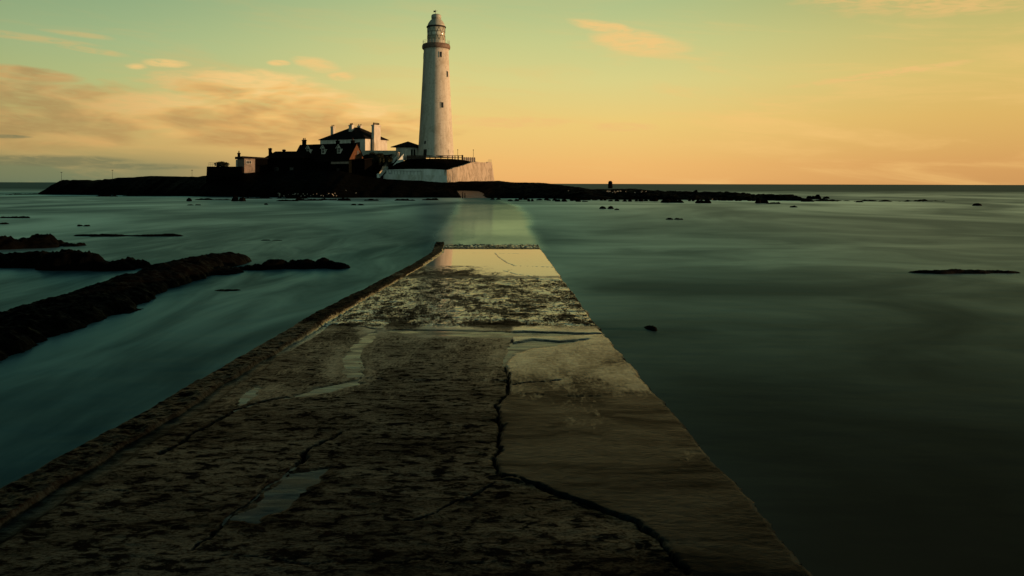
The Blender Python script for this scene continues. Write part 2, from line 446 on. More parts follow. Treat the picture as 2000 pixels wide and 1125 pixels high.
# causeway concrete
def concrete(name, kerb=False):
    m, t, b, o = new_mat(name)
    pos = t.node('ShaderNodeNewGeometry').outputs['Position']
    wet, patch, crack, pit = (t.attr(a) for a in ('wet', 'patch', 'crack', 'pit'))
    str_ = t.mapping(pos, (0.7, 1.1, 1))
    g1 = t.noise(str_, 11.0, 8, 0.74, 0.4)
    g2 = t.noise(t.mapping(pos, (0.45, 1.5, 1)), 1.5, 6, 0.65, 0.6)
    g3 = t.noise(pos, 42.0, 4, 0.7)
    c = t.mix(t.rng(g2, 0.38, 0.64), (0.0042, 0.0080, 0.0088), (0.0165, 0.031, 0.034))
    c = t.mix(t.m('MULTIPLY', t.rng(g1, 0.46, 0.58), 0.8), c, (0.006, 0.006, 0.005))
    c = t.mix(t.m('MULTIPLY', pit, 0.8), c, (0.006, 0.0065, 0.0055))
    c = t.mix(t.m('MULTIPLY', patch, 0.75), c, t.mix(t.rng(g2, 0.36, 0.66), (0.0040, 0.0082, 0.0092), (0.0105, 0.0215, 0.024)))
    c = t.mix(t.m('MULTIPLY', t.rng(g3, 0.50, 0.62), 0.75), c, (0.010, 0.009, 0.007))
    c = t.mix(crack, c, (0.004, 0.0035, 0.003))
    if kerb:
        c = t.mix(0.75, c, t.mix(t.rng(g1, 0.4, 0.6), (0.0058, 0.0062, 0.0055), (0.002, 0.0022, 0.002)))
    t.put(b.inputs['Base Color'], c)
    # wet film: little pools where the noise is low
    n1 = t.noise(t.mapping(pos, (1.1, 0.45, 1)), 2.6, 6, 0.62, 0.5)
    n2 = t.noise(t.mapping(pos, (1.0, 0.35, 1)), 10.0, 5, 0.7, 0.3)
    n3 = t.noise(t.mapping(pos, (1.0, 0.3, 1)), 40.0, 4, 0.7, 0.2)
    nn = t.m('ADD', t.m('MULTIPLY', n1, 0.38), t.m('ADD', t.m('MULTIPLY', n2, 0.22), t.m('MULTIPLY', n3, 0.40)))
    lo = t.m('SUBTRACT', 0.80, t.m('MULTIPLY', wet, 0.62))
    film = t.rng(nn, lo, t.m('ADD', lo, t.m('MULTIPLY_ADD', patch, 0.22, t.m('SUBTRACT', 0.24, t.m('MULTIPLY', pit, 0.18)))))
    film = t.m('MULTIPLY', film, t.m('SUBTRACT', 1.0, t.m('MULTIPLY', crack, 0.9)))
    speck = t.m('MULTIPLY', t.m('MAXIMUM', t.rng(g1, 0.44, 0.56), t.m('MULTIPLY', t.rng(g3, 0.50, 0.60), 0.9)), t.m('SUBTRACT', 1.0, t.m('MULTIPLY', patch, 0.6)))
    dull = t.m('MULTIPLY', t.m('SUBTRACT', 1.0, speck), t.m('MULTIPLY_ADD', t.rng(g2, 0.38, 0.62), 0.012 if kerb else 0.046, 0.010))
    dull = t.m('MULTIPLY', dull, t.m('SUBTRACT', 1.0, t.m('MULTIPLY', patch, 0.72)))
    dull = t.m('MULTIPLY', dull, t.m('SUBTRACT', 1.0, t.m('MAXIMUM', crack, t.m('MULTIPLY', pit, 0.9))))
    t.put(b.inputs['Roughness'], t.rng(film, 0, 1, t.m('MULTIPLY_ADD', patch, -0.09, 0.34), t.m('SUBTRACT', t.m('MULTIPLY_ADD', patch, -0.13, 0.28), t.m('MULTIPLY', pit, t.rng(wet, 0.55, 0.78, 0.17, 0.235))), smooth=False))
    t.put(b.inputs['Specular IOR Level'], t.rng(film, 0, 1, dull, t.m('MULTIPLY_ADD', pit, 0.25, 0.45), smooth=False))
    h = t.m('ADD', t.m('MULTIPLY', g1, 0.6), t.m('ADD', t.m('MULTIPLY', g3, 0.25), t.m('MULTIPLY', t.noise(t.mapping(pos, (0.7, 1.2, 1)), 17, 4, 0.7), 0.6)))
    st = t.m('MULTIPLY', t.m('SUBTRACT', 1.0, t.m('MULTIPLY', film, t.m('MULTIPLY_ADD', pit, 0.03, 0.96))), t.m('SUBTRACT', 0.52, t.m('MULTIPLY', patch, 0.27)))
    # standing water lies level although the causeway falls towards the island
    lv = t.node('ShaderNodeVectorMath', operation='MULTIPLY_ADD')
    t.put(lv.inputs[0], t.xyz(film, film, film))
    lv.inputs[1].default_value = (0, -0.036, 0)
    t.put(lv.inputs[2], t.bump(h, st, 0.035))
    nv = t.node('ShaderNodeVectorMath', operation='NORMALIZE')
    t.put(nv.inputs[0], lv.outputs[0])
    t.put(b.inputs['Normal'], nv.outputs[0])
    return m


M['concrete'] = concrete('wet_concrete')
M['kerb'] = concrete('kerb_stone', True)


# ------------------------------------------------------------------ mesh helpers
def tag(o, label=None, cat=None, group=None, kind=None):
    if label: o['label'] = label
    if cat: o['category'] = cat
    if group: o['group'] = group
    if kind: o['kind'] = kind
    return o


def thing(name, label, cat, loc, rz=0.0, group=None):
    o = bpy.data.objects.new(name, None)
    o.empty_display_size = 0.3
    COL.objects.link(o)
    o.location = loc
    o.rotation_euler = (0, 0, rz)
    return tag(o, label, cat, group)


class MB:
    def __init__(s):
        s.v, s.f = [], []

    def add(s, vs, fs):
        k = len(s.v)
        s.v += [tuple(p) for p in vs]
        s.f += [tuple(i + k for i in f) for f in fs]
        return s

    def box(s, x0, x1, y0, y1, z0, z1):
        return s.add([(x0, y0, z0), (x1, y0, z0), (x1, y1, z0), (x0, y1, z0), (x0, y0, z1), (x1, y0, z1), (x1, y1, z1), (x0, y1, z1)],
                     [(0, 3, 2, 1), (4, 5, 6, 7), (0, 1, 5, 4), (1, 2, 6, 5), (2, 3, 7, 6), (3, 0, 4, 7)])

    def hexa(s, lo, hi):
        """lo, hi: four points each, counter-clockwise seen from above"""
        return s.add(list(lo) + list(hi), [(0, 3, 2, 1), (4, 5, 6, 7), (0, 1, 5, 4), (1, 2, 6, 5), (2, 3, 7, 6), (3, 0, 4, 7)])

    def lathe(s, prof, n=40, c=(0, 0), cap0=True, cap1=True):
        vs, fs = [], []
        for r, z in prof:
            for i in range(n):
                a = 2 * math.pi * i / n
                vs.append((c[0] + r * math.cos(a), c[1] + r * math.sin(a), z))
        for j in range(len(prof) - 1):
            for i in range(n):
                fs.append((j * n + i, j * n + (i + 1) % n, (j + 1) * n + (i + 1) % n, (j + 1) * n + i))
        if cap0: fs.append(tuple(range(n - 1, -1, -1)))
        if cap1: fs.append(tuple((len(prof) - 1) * n + i for i in range(n)))
        return s.add(vs, fs)

    def bar(s, a, b, r, n=6, r2=None):
        a, b = Vector(a), Vector(b)
        d = (b - a).normalized()
        u = d.orthogonal().normalized()
        v = d.cross(u)
        vs, fs = [], []
        for p, rr in ((a, r), (b, r if r2 is None else r2)):
            for i in range(n):
                t_ = 2 * math.pi * i / n
                vs.append(p + (u * math.cos(t_) + v * math.sin(t_)) * rr)
        for i in range(n):
            fs.append((i, (i + 1) % n, n + (i + 1) % n, n + i))
        fs += [tuple(range(n - 1, -1, -1)), tuple(range(n, 2 * n))]
        return s.add(vs, fs)

    def build(s, name, mat, parent=None, loc=None, smooth=False, bevel=0.0):
        me = bpy.data.meshes.new(name)
        me.from_pydata(s.v, [], s.f)
        me.materials.append(M[mat] if isinstance(mat, str) else mat)
        if smooth:
            me.polygons.foreach_set('use_smooth', [True] * len(me.polygons))
        o = bpy.data.objects.new(name, me)
        COL.objects.link(o)
        if parent: o.parent = parent
        if loc is not None: o.location = loc
        if bevel:
            b_ = o.modifiers.new('bevel', 'BEVEL')
            b_.width = bevel
            b_.segments = 2
        return o


def grid_object(name, XX, YY, ZZ, mat, keep=None, attrs=None, parent=None, smooth=True, origin=None):
    """a surface from three 2-D arrays; keep: mask of the faces that stay"""
    nr, nc = XX.shape
    co = np.stack([XX, YY, ZZ], -1).reshape(-1, 3).astype(np.float32)
    if origin is not None:
        co = co - np.array(origin, np.float32)
    idx = np.arange(nr * nc).reshape(nr, nc)
    q_ = np.stack([idx[:-1, :-1], idx[:-1, 1:], idx[1:, 1:], idx[1:, :-1]], -1).reshape(-1, 4)
    if keep is not None:
        q_ = q_[keep.reshape(-1)]
        used, inv = np.unique(q_.reshape(-1), return_inverse=True)
        co = co[used]
        q_ = inv.reshape(-1, 4)
        if attrs:
            attrs = {k_: v_.reshape(-1)[used] for k_, v_ in attrs.items()}
    me = bpy.data.meshes.new(name)
    me.vertices.add(len(co))
    me.vertices.foreach_set('co', co.reshape(-1))
    me.loops.add(len(q_) * 4)
    me.loops.foreach_set('vertex_index', q_.reshape(-1).astype(np.int32))
    me.polygons.add(len(q_))
    me.polygons.foreach_set('loop_start', np.arange(0, len(q_) * 4, 4, dtype=np.int32))
    me.polygons.foreach_set('loop_total', np.full(len(q_), 4, np.int32))
    me.polygons.foreach_set('use_smooth', np.full(len(q_), smooth))
    me.update(calc_edges=True)
    me.validate()
    if attrs:
        for k_, v_ in attrs.items():
            a = me.attributes.new(k_, 'FLOAT', 'POINT')
            a.data.foreach_set('value', v_.reshape(-1).astype(np.float32))
    me.materials.append(M[mat])
    ob = bpy.data.objects.new(name, me)
    COL.objects.link(ob)
    if origin is not None:
        ob.location = origin
    if parent: ob.parent = parent
    return ob


def _hash(ix, iy, seed):
    n = (ix.astype(np.int64) * 374761393 + iy.astype(np.int64) * 668265263 + seed * 974634777) & 0x7fffffff
    n = ((n ^ (n >> 13)) * 1274126177) & 0x7fffffff
    return ((n ^ (n >> 16)) & 0xffff) / 65535.0


def vnoise(x, y, seed=0):
    ix, iy = np.floor(x), np.floor(y)
    fx, fy = x - ix, y - iy
    fx = fx * fx * fx * (fx * (fx * 6 - 15) + 10)
    fy = fy * fy * fy * (fy * (fy * 6 - 15) + 10)
    ix, iy = ix.astype(np.int64), iy.astype(np.int64)
    a, b_ = _hash(ix, iy, seed), _hash(ix + 1, iy, seed)
    c_, d_ = _hash(ix, iy + 1, seed), _hash(ix + 1, iy + 1, seed)
    return (a + (b_ - a) * fx + (c_ - a) * fy + (a - b_ - c_ + d_) * fx * fy) * 2 - 1


def fbm(x, y, seed=0, octv=5, gain=0.5, ridged=False):
    o_, amp, tot = 0.0, 1.0, 0.0
    for i in range(octv):
        n = vnoise(x * 2 ** i + i * 17.3, y * 2 ** i - i * 9.1, seed + i)
        if ridged: n = 1 - 2 * np.abs(n)
        o_ = o_ + amp * n
        tot += amp
        amp *= gain
    return o_ / tot


def sst(v, a, b_):
    t_ = np.clip((v - a) / (b_ - a), 0, 1)
    return t_ * t_ * (3 - 2 * t_)


# photograph pixel + depth -> point
def PX(px, py, d):
    x_ = px - 1000 + ROLL * (py - HOR)
    y_ = py - HOR - ROLL * (px - 1000)
    return Vector((x_ * d / F, d, H - y_ * d / F))


def Xd(px, d): return (px - 1000) * d / F
def Zd(px, py, d): return PX(px, py, d).z
def Dsea(px, py): return H * F / (py - HOR - ROLL * (px - 1000))      # depth of a point on the sea


# ------------------------------------------------------------------ setting: sea
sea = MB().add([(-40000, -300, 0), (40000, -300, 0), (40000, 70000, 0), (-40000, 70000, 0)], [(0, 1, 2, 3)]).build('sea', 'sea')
tag(sea, kind='structure', label='smooth misty teal sea around the causeway and island')

# ------------------------------------------------------------------ setting: causeway
CZ0 = H - 1.68
def cz(d): return CZ0 - 0.036 * np.clip(d, -20, 44) - 0.0 * d
def cway(px, py):
    """photo pixel -> (x, d) on the causeway's top"""
    yy = py - HOR - ROLL * (px - 1000)
    d = 1.68 * F / (yy - 0.036 * F)
    return ((px - 1000 + ROLL * (py - HOR)) * d / F, d)


def poly_dist(pts, xs, ys):
    best = np.full(xs.shape, 1e9)
    for (x0, y0), (x1, y1) in zip(pts[:-1], pts[1:]):
        vx, vy = x1 - x0, y1 - y0
        l2 = vx * vx + vy * vy + 1e-9
        t_ = np.clip(((xs - x0) * vx + (ys - y0) * vy) / l2, 0, 1)
        best = np.minimum(best, np.hypot(xs - x0 - t_ * vx, ys - y0 - t_ * vy))
    return best


def inside(poly, xs, ys):
    r_ = np.zeros(xs.shape, bool)
    n = len(poly)
    for i in range(n):
        x0, y0 = poly[i]
        x1, y1 = poly[(i + 1) % n]
        c_ = ((y0 > ys) != (y1 > ys)) & (xs < (x1 - x0) * (ys - y0) / (y1 - y0 + 1e-12) + x0)
        r_ ^= c_
    return r_


CRACKS = [  # (photo polyline, half width m, depth m, dark strength)
    ([(612, 632), (660, 634), (705, 637), (735, 643), (800, 644), (900, 647), (1000, 650), (1080, 655), (1172, 653)], 0.045, 0.030, 0.9),
    ([(768, 540), (850, 542), (960, 542), (1040, 545), (1096, 548)], 0.07, 0.020, 0.9),
    ([(705, 738), (760, 740), (830, 743), (900, 742), (988, 743)], 0.020, 0.025, 0.8),
    ([(1003, 753), (1025, 749), (1060, 748), (1098, 744)], 0.022, 0.020, 0.9),
    ([(1000, 664), (999, 690), (985, 715), (994, 740), (992, 768), (972, 795), (978, 850), (966, 895), (976, 925), (985, 935)], 0.032, 0.045, 1.0),
    ([(985, 932), (1040, 945), (1100, 970), (1160, 992), (1225, 1012), (1300, 1062), (1345, 1125)], 0.024, 0.035, 0.85),
    ([(965, 942), (930, 962), (890, 985), (845, 1003), (790, 1020)], 0.022, 0.02, 0.7),
    ([(736, 645), (722, 668), (702, 684), (701, 700), (708, 715), (708, 738), (690, 752), (650, 763), (560, 778)], 0.018, 0.022, 0.8),
    ([(562, 776), (520, 783), (470, 798), (430, 815), (375, 848), (310, 886)], 0.040, 0.045, 1.0),
    ([(665, 845), (630, 865), (600, 884), (578, 914)], 0.040, 0.04, 1.0),
    ([(578, 914), (520, 948), (470, 990), (425, 1030), (380, 1075)], 0.020, 0.03, 0.9),
    ([(966, 494), (975, 503), (990, 513), (1005, 519), (1085, 522)], 0.06, 0.02, 0.9),
    ([(985, 529), (1010, 536), (1030, 538), (1052, 545)], 0.06, 0.02, 0.8),
    ([(965, 495), (1068, 495)], 0.05, 0.012, 0.6),
    ([(835, 494), (960, 494)], 0.04, 0.008, 0.4),
    ([(1010, 770), (1110, 776), (1200, 776)], 0.008, 0.008, 0.5),
    ([(990, 830), (900, 832), (800, 828), (700, 836)], 0.008, 0.008, 0.5),
    ([(200, 958), (300, 957), (430, 962)], 0.008, 0.008, 0.5),
    ([(430, 1085), (600, 1098), (800, 1096), (1050, 1098)], 0.010, 0.010, 0.6),
]
PUDDLES = [
    ([(742, 646), (850, 645), (1000, 648), (1168, 652), (1085, 657), (950, 659), (830, 653)], 'long thin puddle filling the cross joint in the causeway'),
    ([(1003, 692), (990, 712), (986, 700), (996, 672), (1040, 664), (1095, 668), (1150, 663), (1090, 675), (1040, 680)], 'branching puddle at the head of the long causeway crack'),
    ([(736, 648), (730, 666), (704, 682), (702, 702), (708, 736), (672, 737), (668, 702), (692, 672), (718, 651)], 'curved pale puddle left of middle on the causeway'),
    ([(566, 777), (620, 757), (704, 741), (696, 750), (645, 764)], 'shallow tapering puddle beside the curved crack'),
    ([(456, 797), (470, 775), (496, 753), (506, 758), (494, 777), (472, 792)], 'small ragged blue puddle by the left gutter'),
    ([(462, 1010), (520, 956), (575, 919), (640, 914), (632, 934), (572, 984), (505, 1016)], 'warm toned puddle nearest the viewer in the lower left'),
]
steps_d = [-12.0]
while steps_d[-1] < 47.5:
    d_ = steps_d[-1]
    steps_d.append(d_ + (0.25 if d_ < 2.6 else max(0.0095, 0.0034 * d_)))
dd = np.array(steps_d)
kerbw, gutw = 0.33, 0.16
tcol = np.linspace(0, 1, 440)
NR, NCc = len(dd), len(tcol)
Ld = np.interp(dd, [-12, 4, 12, 25, 33, 41, 48], [-3.06, -3.08, -3.19, -3.14, -3.3, -3.95, -4.5])
Rd = np.interp(dd, [-12, 3.9, 11, 34, 48], [1.43, 1.42, 1.29, 1.32, 1.40])
Ld = Ld + 0.045 * fbm(dd * 1.3, dd * 0 + 3.3, 5, 5, 0.6)
Rd = Rd + 0.065 * fbm(dd * 2.0, dd * 0 + 9.3, 8, 6, 0.72) - 0.06 * np.clip(fbm(dd * 0.7, dd * 0 + 1.3, 18, 3) - 0.25, 0, 1)
CX = Ld[:, None] + (Rd - Ld)[:, None] * tcol[None, :]
CY = np.repeat(dd[:, None], NCc, 1)
# where on the strip
from_left = CX - Ld[:, None]
from_right = Rd[:, None] - CX
kw = kerbw * (1 - 0.0 * CY) * np.where(CY > 22, np.clip(1 + (CY - 22) * 0.02, 1, 1.5), 1) + 0.02 * fbm(CY * 3, CX * 0, 2, 3)
gw = gutw * np.clip(1 - (CY - 11) / 6, 0.25, 1)
ker = 1 - sst(from_left, kw - 0.02, kw + 0.02)
gut = sst(from_left, kw - 0.01, kw + 0.02) * (1 - sst(from_left, kw + gw - 0.02, kw + gw + 0.03))
zz = cz(CY).copy()
rough_zone = sst(CY, 11.4, 11.9) * (1 - sst(CY, 20.0, 20.8))
smooth_zone = sst(CY, 20.6, 21.4) * (1 - sst(CY, 35.5, 37))
end_zone = sst(CY, 36, 37.5)
near_zone = 1 - sst(CY, 11.3, 11.9)
c1d = [cway(*p) for p in CRACKS[4][0]] + [cway(*p) for p in CRACKS[5][0][1:]]
c1d = sorted(c1d, key=lambda p: -p[1])
split_x = np.interp(CY, [p[1] for p in c1d[::-1]], [p[0] for p in c1d[::-1]])
patch = sst(CX, split_x - 0.02, split_x + 0.03) * near_zone * sst(CY, 3.6, 3.7)
nz = fbm(CX * 2.2, CY * 5.0, 21, 5, 0.6)
nf = fbm(CX * 9, CY * 22, 31, 4, 0.6)
amp = 0.007 * near_zone + 0.020 * rough_zone + 0.0008 * smooth_zone + 0.095 * end_zone
amp = amp * (1 - 0.55 * patch)
zz += amp * (0.5 * nz + 0.5 * nf)
zz += 0.010 * patch - 0.02 * end_zone * 0
zz += ker * (0.018 + 0.046 * sst(CY, 9, 13) + 0.026 * fbm(CX * 5, CY * 3, 41, 6, 0.66)) - gut * (0.018 + 0.02 * sst(CY, 9, 12) + 0.012 * fbm(CX * 3, CY * 4, 43, 3))
# broken outer edge
zz -= 0.10 * (1 - sst(from_left, 0.0, 0.07)) ** 2 * (0.6 + 0.5 * nz) + 0.07 * (1 - sst(from_right, 0.0, 0.06)) ** 2 * (0.7 + 0.6 * nf)
crack_and_shade = np.zeros_like(zz)
wobx, woby = 0.05 * fbm(CX * 5, CY * 5, 51, 5, 0.65), 0.05 * fbm(CX * 5, CY * 5, 61, 5, 0.65)
for pts, hw, dep, dark in CRACKS:
    pl = [cway(*p) for p in pts]
    y0, y1 = min(p[1] for p in pl) - 0.6, max(p[1] for p in pl) + 0.6
    r0, r1 = np.searchsorted(dd, y0), np.searchsorted(dd, y1)
    sl = slice(r0, r1)
    D_ = poly_dist(pl, CX[sl] + wobx[sl], CY[sl] + woby[sl])
    hwv = 0.47 * hw * np.clip(0.75 + 0.9 * fbm(CX[sl] * 3.5, CY[sl] * 3.5, 71, 5, 0.65), 0.2, 2)
    g_ = np.exp(-(D_ / hwv) ** 2)
    zz[sl] -= dep * g_
    crack_and_shade[sl] = np.maximum(crack_and_shade[sl], 0.85 * dark * np.exp(-(D_ / (hwv * 0.85)) ** 4))
crack_and_shade = np.maximum(crack_and_shade, 0.75 * np.exp(-((from_left - kw - gw) / 0.03) ** 2) * (CY < 19))  # shadow line beside the gutter, painted in through the dark mask
puds = []
for pts, lab in PUDDLES:
    pl = [cway(*p) for p in pts]
    y0, y1 = min(p[1] for p in pl), max(p[1] for p in pl)
    sl = slice(np.searchsorted(dd, y0 - 0.5), np.searchsorted(dd, y1 + 0.5))
    xs, ys = CX[sl] + wobx[sl] * 1.2, CY[sl] + woby[sl] * 1.2
    sd_ = poly_dist(pl + [pl[0]], xs, ys) * np.where(inside(pl, xs, ys), 1, -1)
    ms = sst(sd_ + 0.03 * fbm(xs * 8, ys * 8, 97, 4, 0.6), -0.07, 0.10)
    zz[sl] = zz[sl] * (1 - ms) + (cz(CY[sl]) - 0.022) * ms
    crack_and_shade[sl] = np.maximum(crack_and_shade[sl] * (1 - ms), 0.55 * np.exp(-((sd_ + 0.03) / 0.07) ** 2))
    puds.append((sl, sd_, lab))
rough_w = sst(CY + 1.3 * fbm(CX * 1.1, CY * 0.5, 85, 4), 10.9, 12.3) * (1 - sst(CY + 2.2 * fbm(CX * 0.9, CY * 0.3, 87, 4), 19.4, 21.6))
smooth_w = sst(CY + 2.2 * fbm(CX * 0.9, CY * 0.3, 87, 4), 19.4, 21.6) * (1 - sst(CY, 35.5, 37))
wetm = 0.30 * near_zone + 0.50 * rough_w + 0.80 * smooth_w + 0.50 * end_zone
wetm = wetm - smooth_w * (0.11 * sst(CY, 25.5, 22) + 0.10 * np.clip(fbm(CX * 0.9, CY * 0.35, 83, 4), 0, 1))
wetm = wetm + patch * (0.32 * sst(CY, 3.9, 12.5) + 0.20 * fbm(CX * 1.6, CY * 0.9, 89, 4)) + 0.19 * near_zone * sst(CY, 4.5, 10)
wetm = wetm * (1 - 0.5 * ker) + gut * 0.30 * sst(CY, 8, 12)
wetm = np.where((CY > 20.6) & (CY < 25), wetm - 0.22 * sst(CX, 0.4, -1.6), wetm)
for sl, sd_, lab in puds:
    wetm[sl] += 0.13 * np.exp(-(np.clip(-sd_, 0, 9) / 0.22) ** 2) * (sd_ < 0.3)
attrs = dict(wet=wetm, patch=patch * 0 + patch + gut * 0.3, crack=crack_and_shade, pit=np.clip(rough_zone + smooth_zone + end_zone, 0, 1))  # crack also carries the gutter's painted shadow line
iskerb = (from_left < kw + 0.03)
kf = iskerb[:-1, :-1] & iskerb[1:, 1:] & iskerb[:-1, 1:] & iskerb[1:, :-1]
ob = grid_object('causeway', CX, CY, zz, 'concrete', ~kf, attrs)
tag(ob, 'wet cracked concrete causeway running out to the island', kind='structure')
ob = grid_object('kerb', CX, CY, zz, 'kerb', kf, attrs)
tag(ob, 'rough raised kerb along the left edge of the causeway', kind='structure')
# its flanks, down under the water
for nm, xe, ze, s_ in (('causeway_flank', Ld, zz[:, 0], -1), ('causeway_flank', Rd, zz[:, -1], 1)):
    st_ = slice(0, NR, 3)
    rows = np.linspace(0, 1, 9)
    dn, xe_, ze_ = dd[st_], xe[st_], ze[st_]
    XX = xe_[None, :] + s_ * (0.25 * rows[:, None] ** 1.2 + 0.05 * fbm(dn[None, :] * 3, rows[:, None] * 4, 91, 4) * (rows[:, None] > 0))
    ZZ = ze_[None, :] + (-0.6 - ze_[None, :]) * rows[:, None]
    YY = np.repeat(dn[None, :], 9, 0)
    ob = grid_object(nm, XX, YY, ZZ, 'rock')
    tag(ob, 'weedy %s side of the causeway dropping to the sea' % ('left' if s_ < 0 else 'right'), kind='structure')
for sl, sd_, lab in puds:
    kp = sd_ > -0.12
    kp = kp[:-1, :-1] & kp[1:, 1:] & kp[:-1, 1:] & kp[1:, :-1]
    ob = grid_object('puddle', CX[sl], CY[sl], cz(CY[sl]) - 0.009, 'puddle', kp)
    tag(ob, lab, kind='structure')


# ------------------------------------------------------------------ setting: the island's ground
def crest_fn(x, y):
    """height of the land"""
    px = 1000 + x * F / np.interp(x, [-118, -60, -8, 22], [216.0, 206.0, 200.0, 163.0])
    top = np.interp(px, [84, 116, 126, 140, 158, 172, 182, 191, 207, 240, 300, 345, 405, 430, 470, 520, 600, 680, 735, 760, 800, 880, 940, 975, 1000, 1060, 1095, 1145, 1165, 1260, 1280, 1300, 1330, 1380, 1410, 1440, 1530, 1560],
                    [-0.6, 0.5, 2.6, 3.5, 3.6, 3.5, 2.9, 2.5, 3.4, 4.3, 4.9, 4.7, 4.6, 5.0, 5.3, 5.6, 6.2, 6.0, 4.6, 4.1, 3.8, 3.6, 3.6, 3.7, 3.3, 3.2, 2.8, 2.0, 1.7, 1.9, 1.7, 1.5, 1.4, 1.2, 1.35, 1.1, 0.9, -0.5])
    front = np.interp(px, [60, 100, 200, 300, 400, 440, 520, 600, 700, 800, 900, 960, 1060, 1130, 1300, 1560], [212, 206, 200, 196, 188, 184, 180, 175, 170, 171, 175, 172, 168, 160, 158, 152])
    front = front + 3.5 * fbm(x * 0.12, x * 0 + 2.2, 3, 4) + 1.2 * fbm(x * 0.6, x * 0 + 7.2, 4, 3)
    rise = np.interp(px, [60, 200, 400, 700, 900, 1060, 1200, 1560], [6, 10, 15, 19, 20, 18, 12, 8])
    s_ = np.clip((y - front) / rise, -0.5, 1)
    base_ = np.where(s_ > 0, s_ ** 0.75, s_ * 1.0) * np.maximum(top, 0.4)
    base_ = np.where(s_ > 0, np.minimum(base_, top), base_)
    back = np.interp(px, [60, 400, 700, 1000, 1100, 1300, 1560], [228, 262, 262, 240, 205, 188, 170])
    base_ = base_ * (1 - sst(y, back - 12, back)) - 0.8 * sst(y, back - 8, back + 4)
    # ramp bay
    bay = np.exp(-((px - 932 - (y - 175) * -1.2) / 34) ** 2) * (1 - sst(y, 184, 194))
    return base_ * (1 - 0.9 * bay) - 0.35 * bay


def land_z(x, y):
    x, y = np.asarray(x, float), np.asarray(y, float)
    h = crest_fn(x, y)
    px = 1000 + x * F / 200.0
    rug = np.interp(px, [60, 170, 205, 400, 735, 990, 1090, 1300], [0.9, 0.8, 0.15, 0.2, 0.3, 0.35, 0.5, 0.6])
    low_ = np.exp(-np.clip(h, 0, 9) / 1.6)
    n = fbm(x * 0.35, y * 0.35, 13, 6, 0.58, True) * rug * 0.6 + fbm(x * 0.9, y * 0.9, 19, 5, 0.6) * 0.5 * low_
    blocks = np.floor(2.5 * fbm(x * 0.22, y * 0.22, 29, 2) + 0.5) / 2.5
    n = n + np.where(px > 1060, 0.30 * blocks, 0.12 * blocks) * low_ * (h > -0.2)
    return h + n * np.clip((h + 0.7) / 0.8, 0, 1)


gx = np.arange(-135, 82, 0.55)
gy = np.concatenate([np.arange(146, 206, 0.5), np.arange(206, 268, 1.5)])
GX, GY = np.meshgrid(gx, gy)
GZ = land_z(GX, GY)
kp = np.maximum.reduce([GZ[:-1, :-1], GZ[1:, 1:], GZ[:-1, 1:], GZ[1:, :-1]]) > -0.25
ob = grid_object('island_ground', GX, GY, GZ, 'land', kp)
tag(ob, 'low dark rocky island the lighthouse and houses stand on', kind='structure')


def on_land(px, py, d0=150, d1=262):
    ds = np.arange(d0, d1, 0.25)
    pts = [PX(px, py, d) for d in (d0, d1)]
    x_ = np.interp(ds, [d0, d1], [pts[0].x, pts[1].x])
    z_ = np.interp(ds, [d0, d1], [pts[0].z, pts[1].z])
    hit = np.nonzero(land_z(x_, ds) >= z_)[0]
    if len(hit) == 0: return None
    i = hit[0]
    return Vector((x_[i], ds[i], float(land_z(x_[i], ds[i]))))


def Lz(x, y): return float(land_z(x, y))


# ------------------------------------------------------------------ rocks
def rock_mesh(name, cx, cy, bumps, mat, seed, res=0.12, rough=0.3, scale=1.2, sink=0.25):
    """bumps: (x, y, rx, ry, height, angle) around (cx, cy); one closed craggy mound"""
    x0 = min(b_[0] - max(b_[2], b_[3]) * 1.25 for b_ in bumps)
    x1 = max(b_[0] + max(b_[2], b_[3]) * 1.25 for b_ in bumps)
    y0 = min(b_[1] - max(b_[2], b_[3]) * 1.25 for b_ in bumps)
    y1 = max(b_[1] + max(b_[2], b_[3]) * 1.25 for b_ in bumps)
    xs, ys = np.arange(x0, x1 + res, res), np.arange(y0, y1 + res, res)
    XX, YY = np.meshgrid(xs, ys)
    Z = np.full(XX.shape, -1.0)
    wx = XX + 0.25 / scale * fbm(XX * scale * 0.8, YY * scale * 0.8, seed + 5, 3)
    wy = YY + 0.25 / scale * fbm(XX * scale * 0.8, YY * scale * 0.8, seed + 9, 3)
    for bx, by, rx, ry, h, a in bumps:
        u = (wx - bx) * math.cos(a) + (wy - by) * math.sin(a)
        v_ = -(wx - bx) * math.sin(a) + (wy - by) * math.cos(a)
        r2 = (u / rx) ** 2 + (v_ / ry) ** 2
        zb = h * np.where(r2 < 1, np.sqrt(np.clip(1 - r2, 0, 1)) ** 1.1, -(r2 - 1) * 1.2)
        Z = np.maximum(Z, zb)
    hm = max(b_[4] for b_ in bumps)
    Z = Z + rough * hm * (0.8 * (fbm(XX * scale, YY * scale, seed, 6, 0.62, True) - 0.32) + 0.5 * fbm(XX * scale * 2.3, YY * scale * 2.3, seed + 3, 4, 0.6) + 0.35 * fbm(XX * scale * 6.5, YY * scale * 6.5, seed + 8, 3, 0.6, True))
    keep = np.maximum.reduce([Z[:-1, :-1], Z[1:, 1:], Z[:-1, 1:], Z[1:, :-1]]) > -sink * 0.5
    Z = np.maximum(Z, -sink)
    return grid_object(name, XX + cx, YY + cy, Z, mat, keep, origin=(cx, cy, 0))


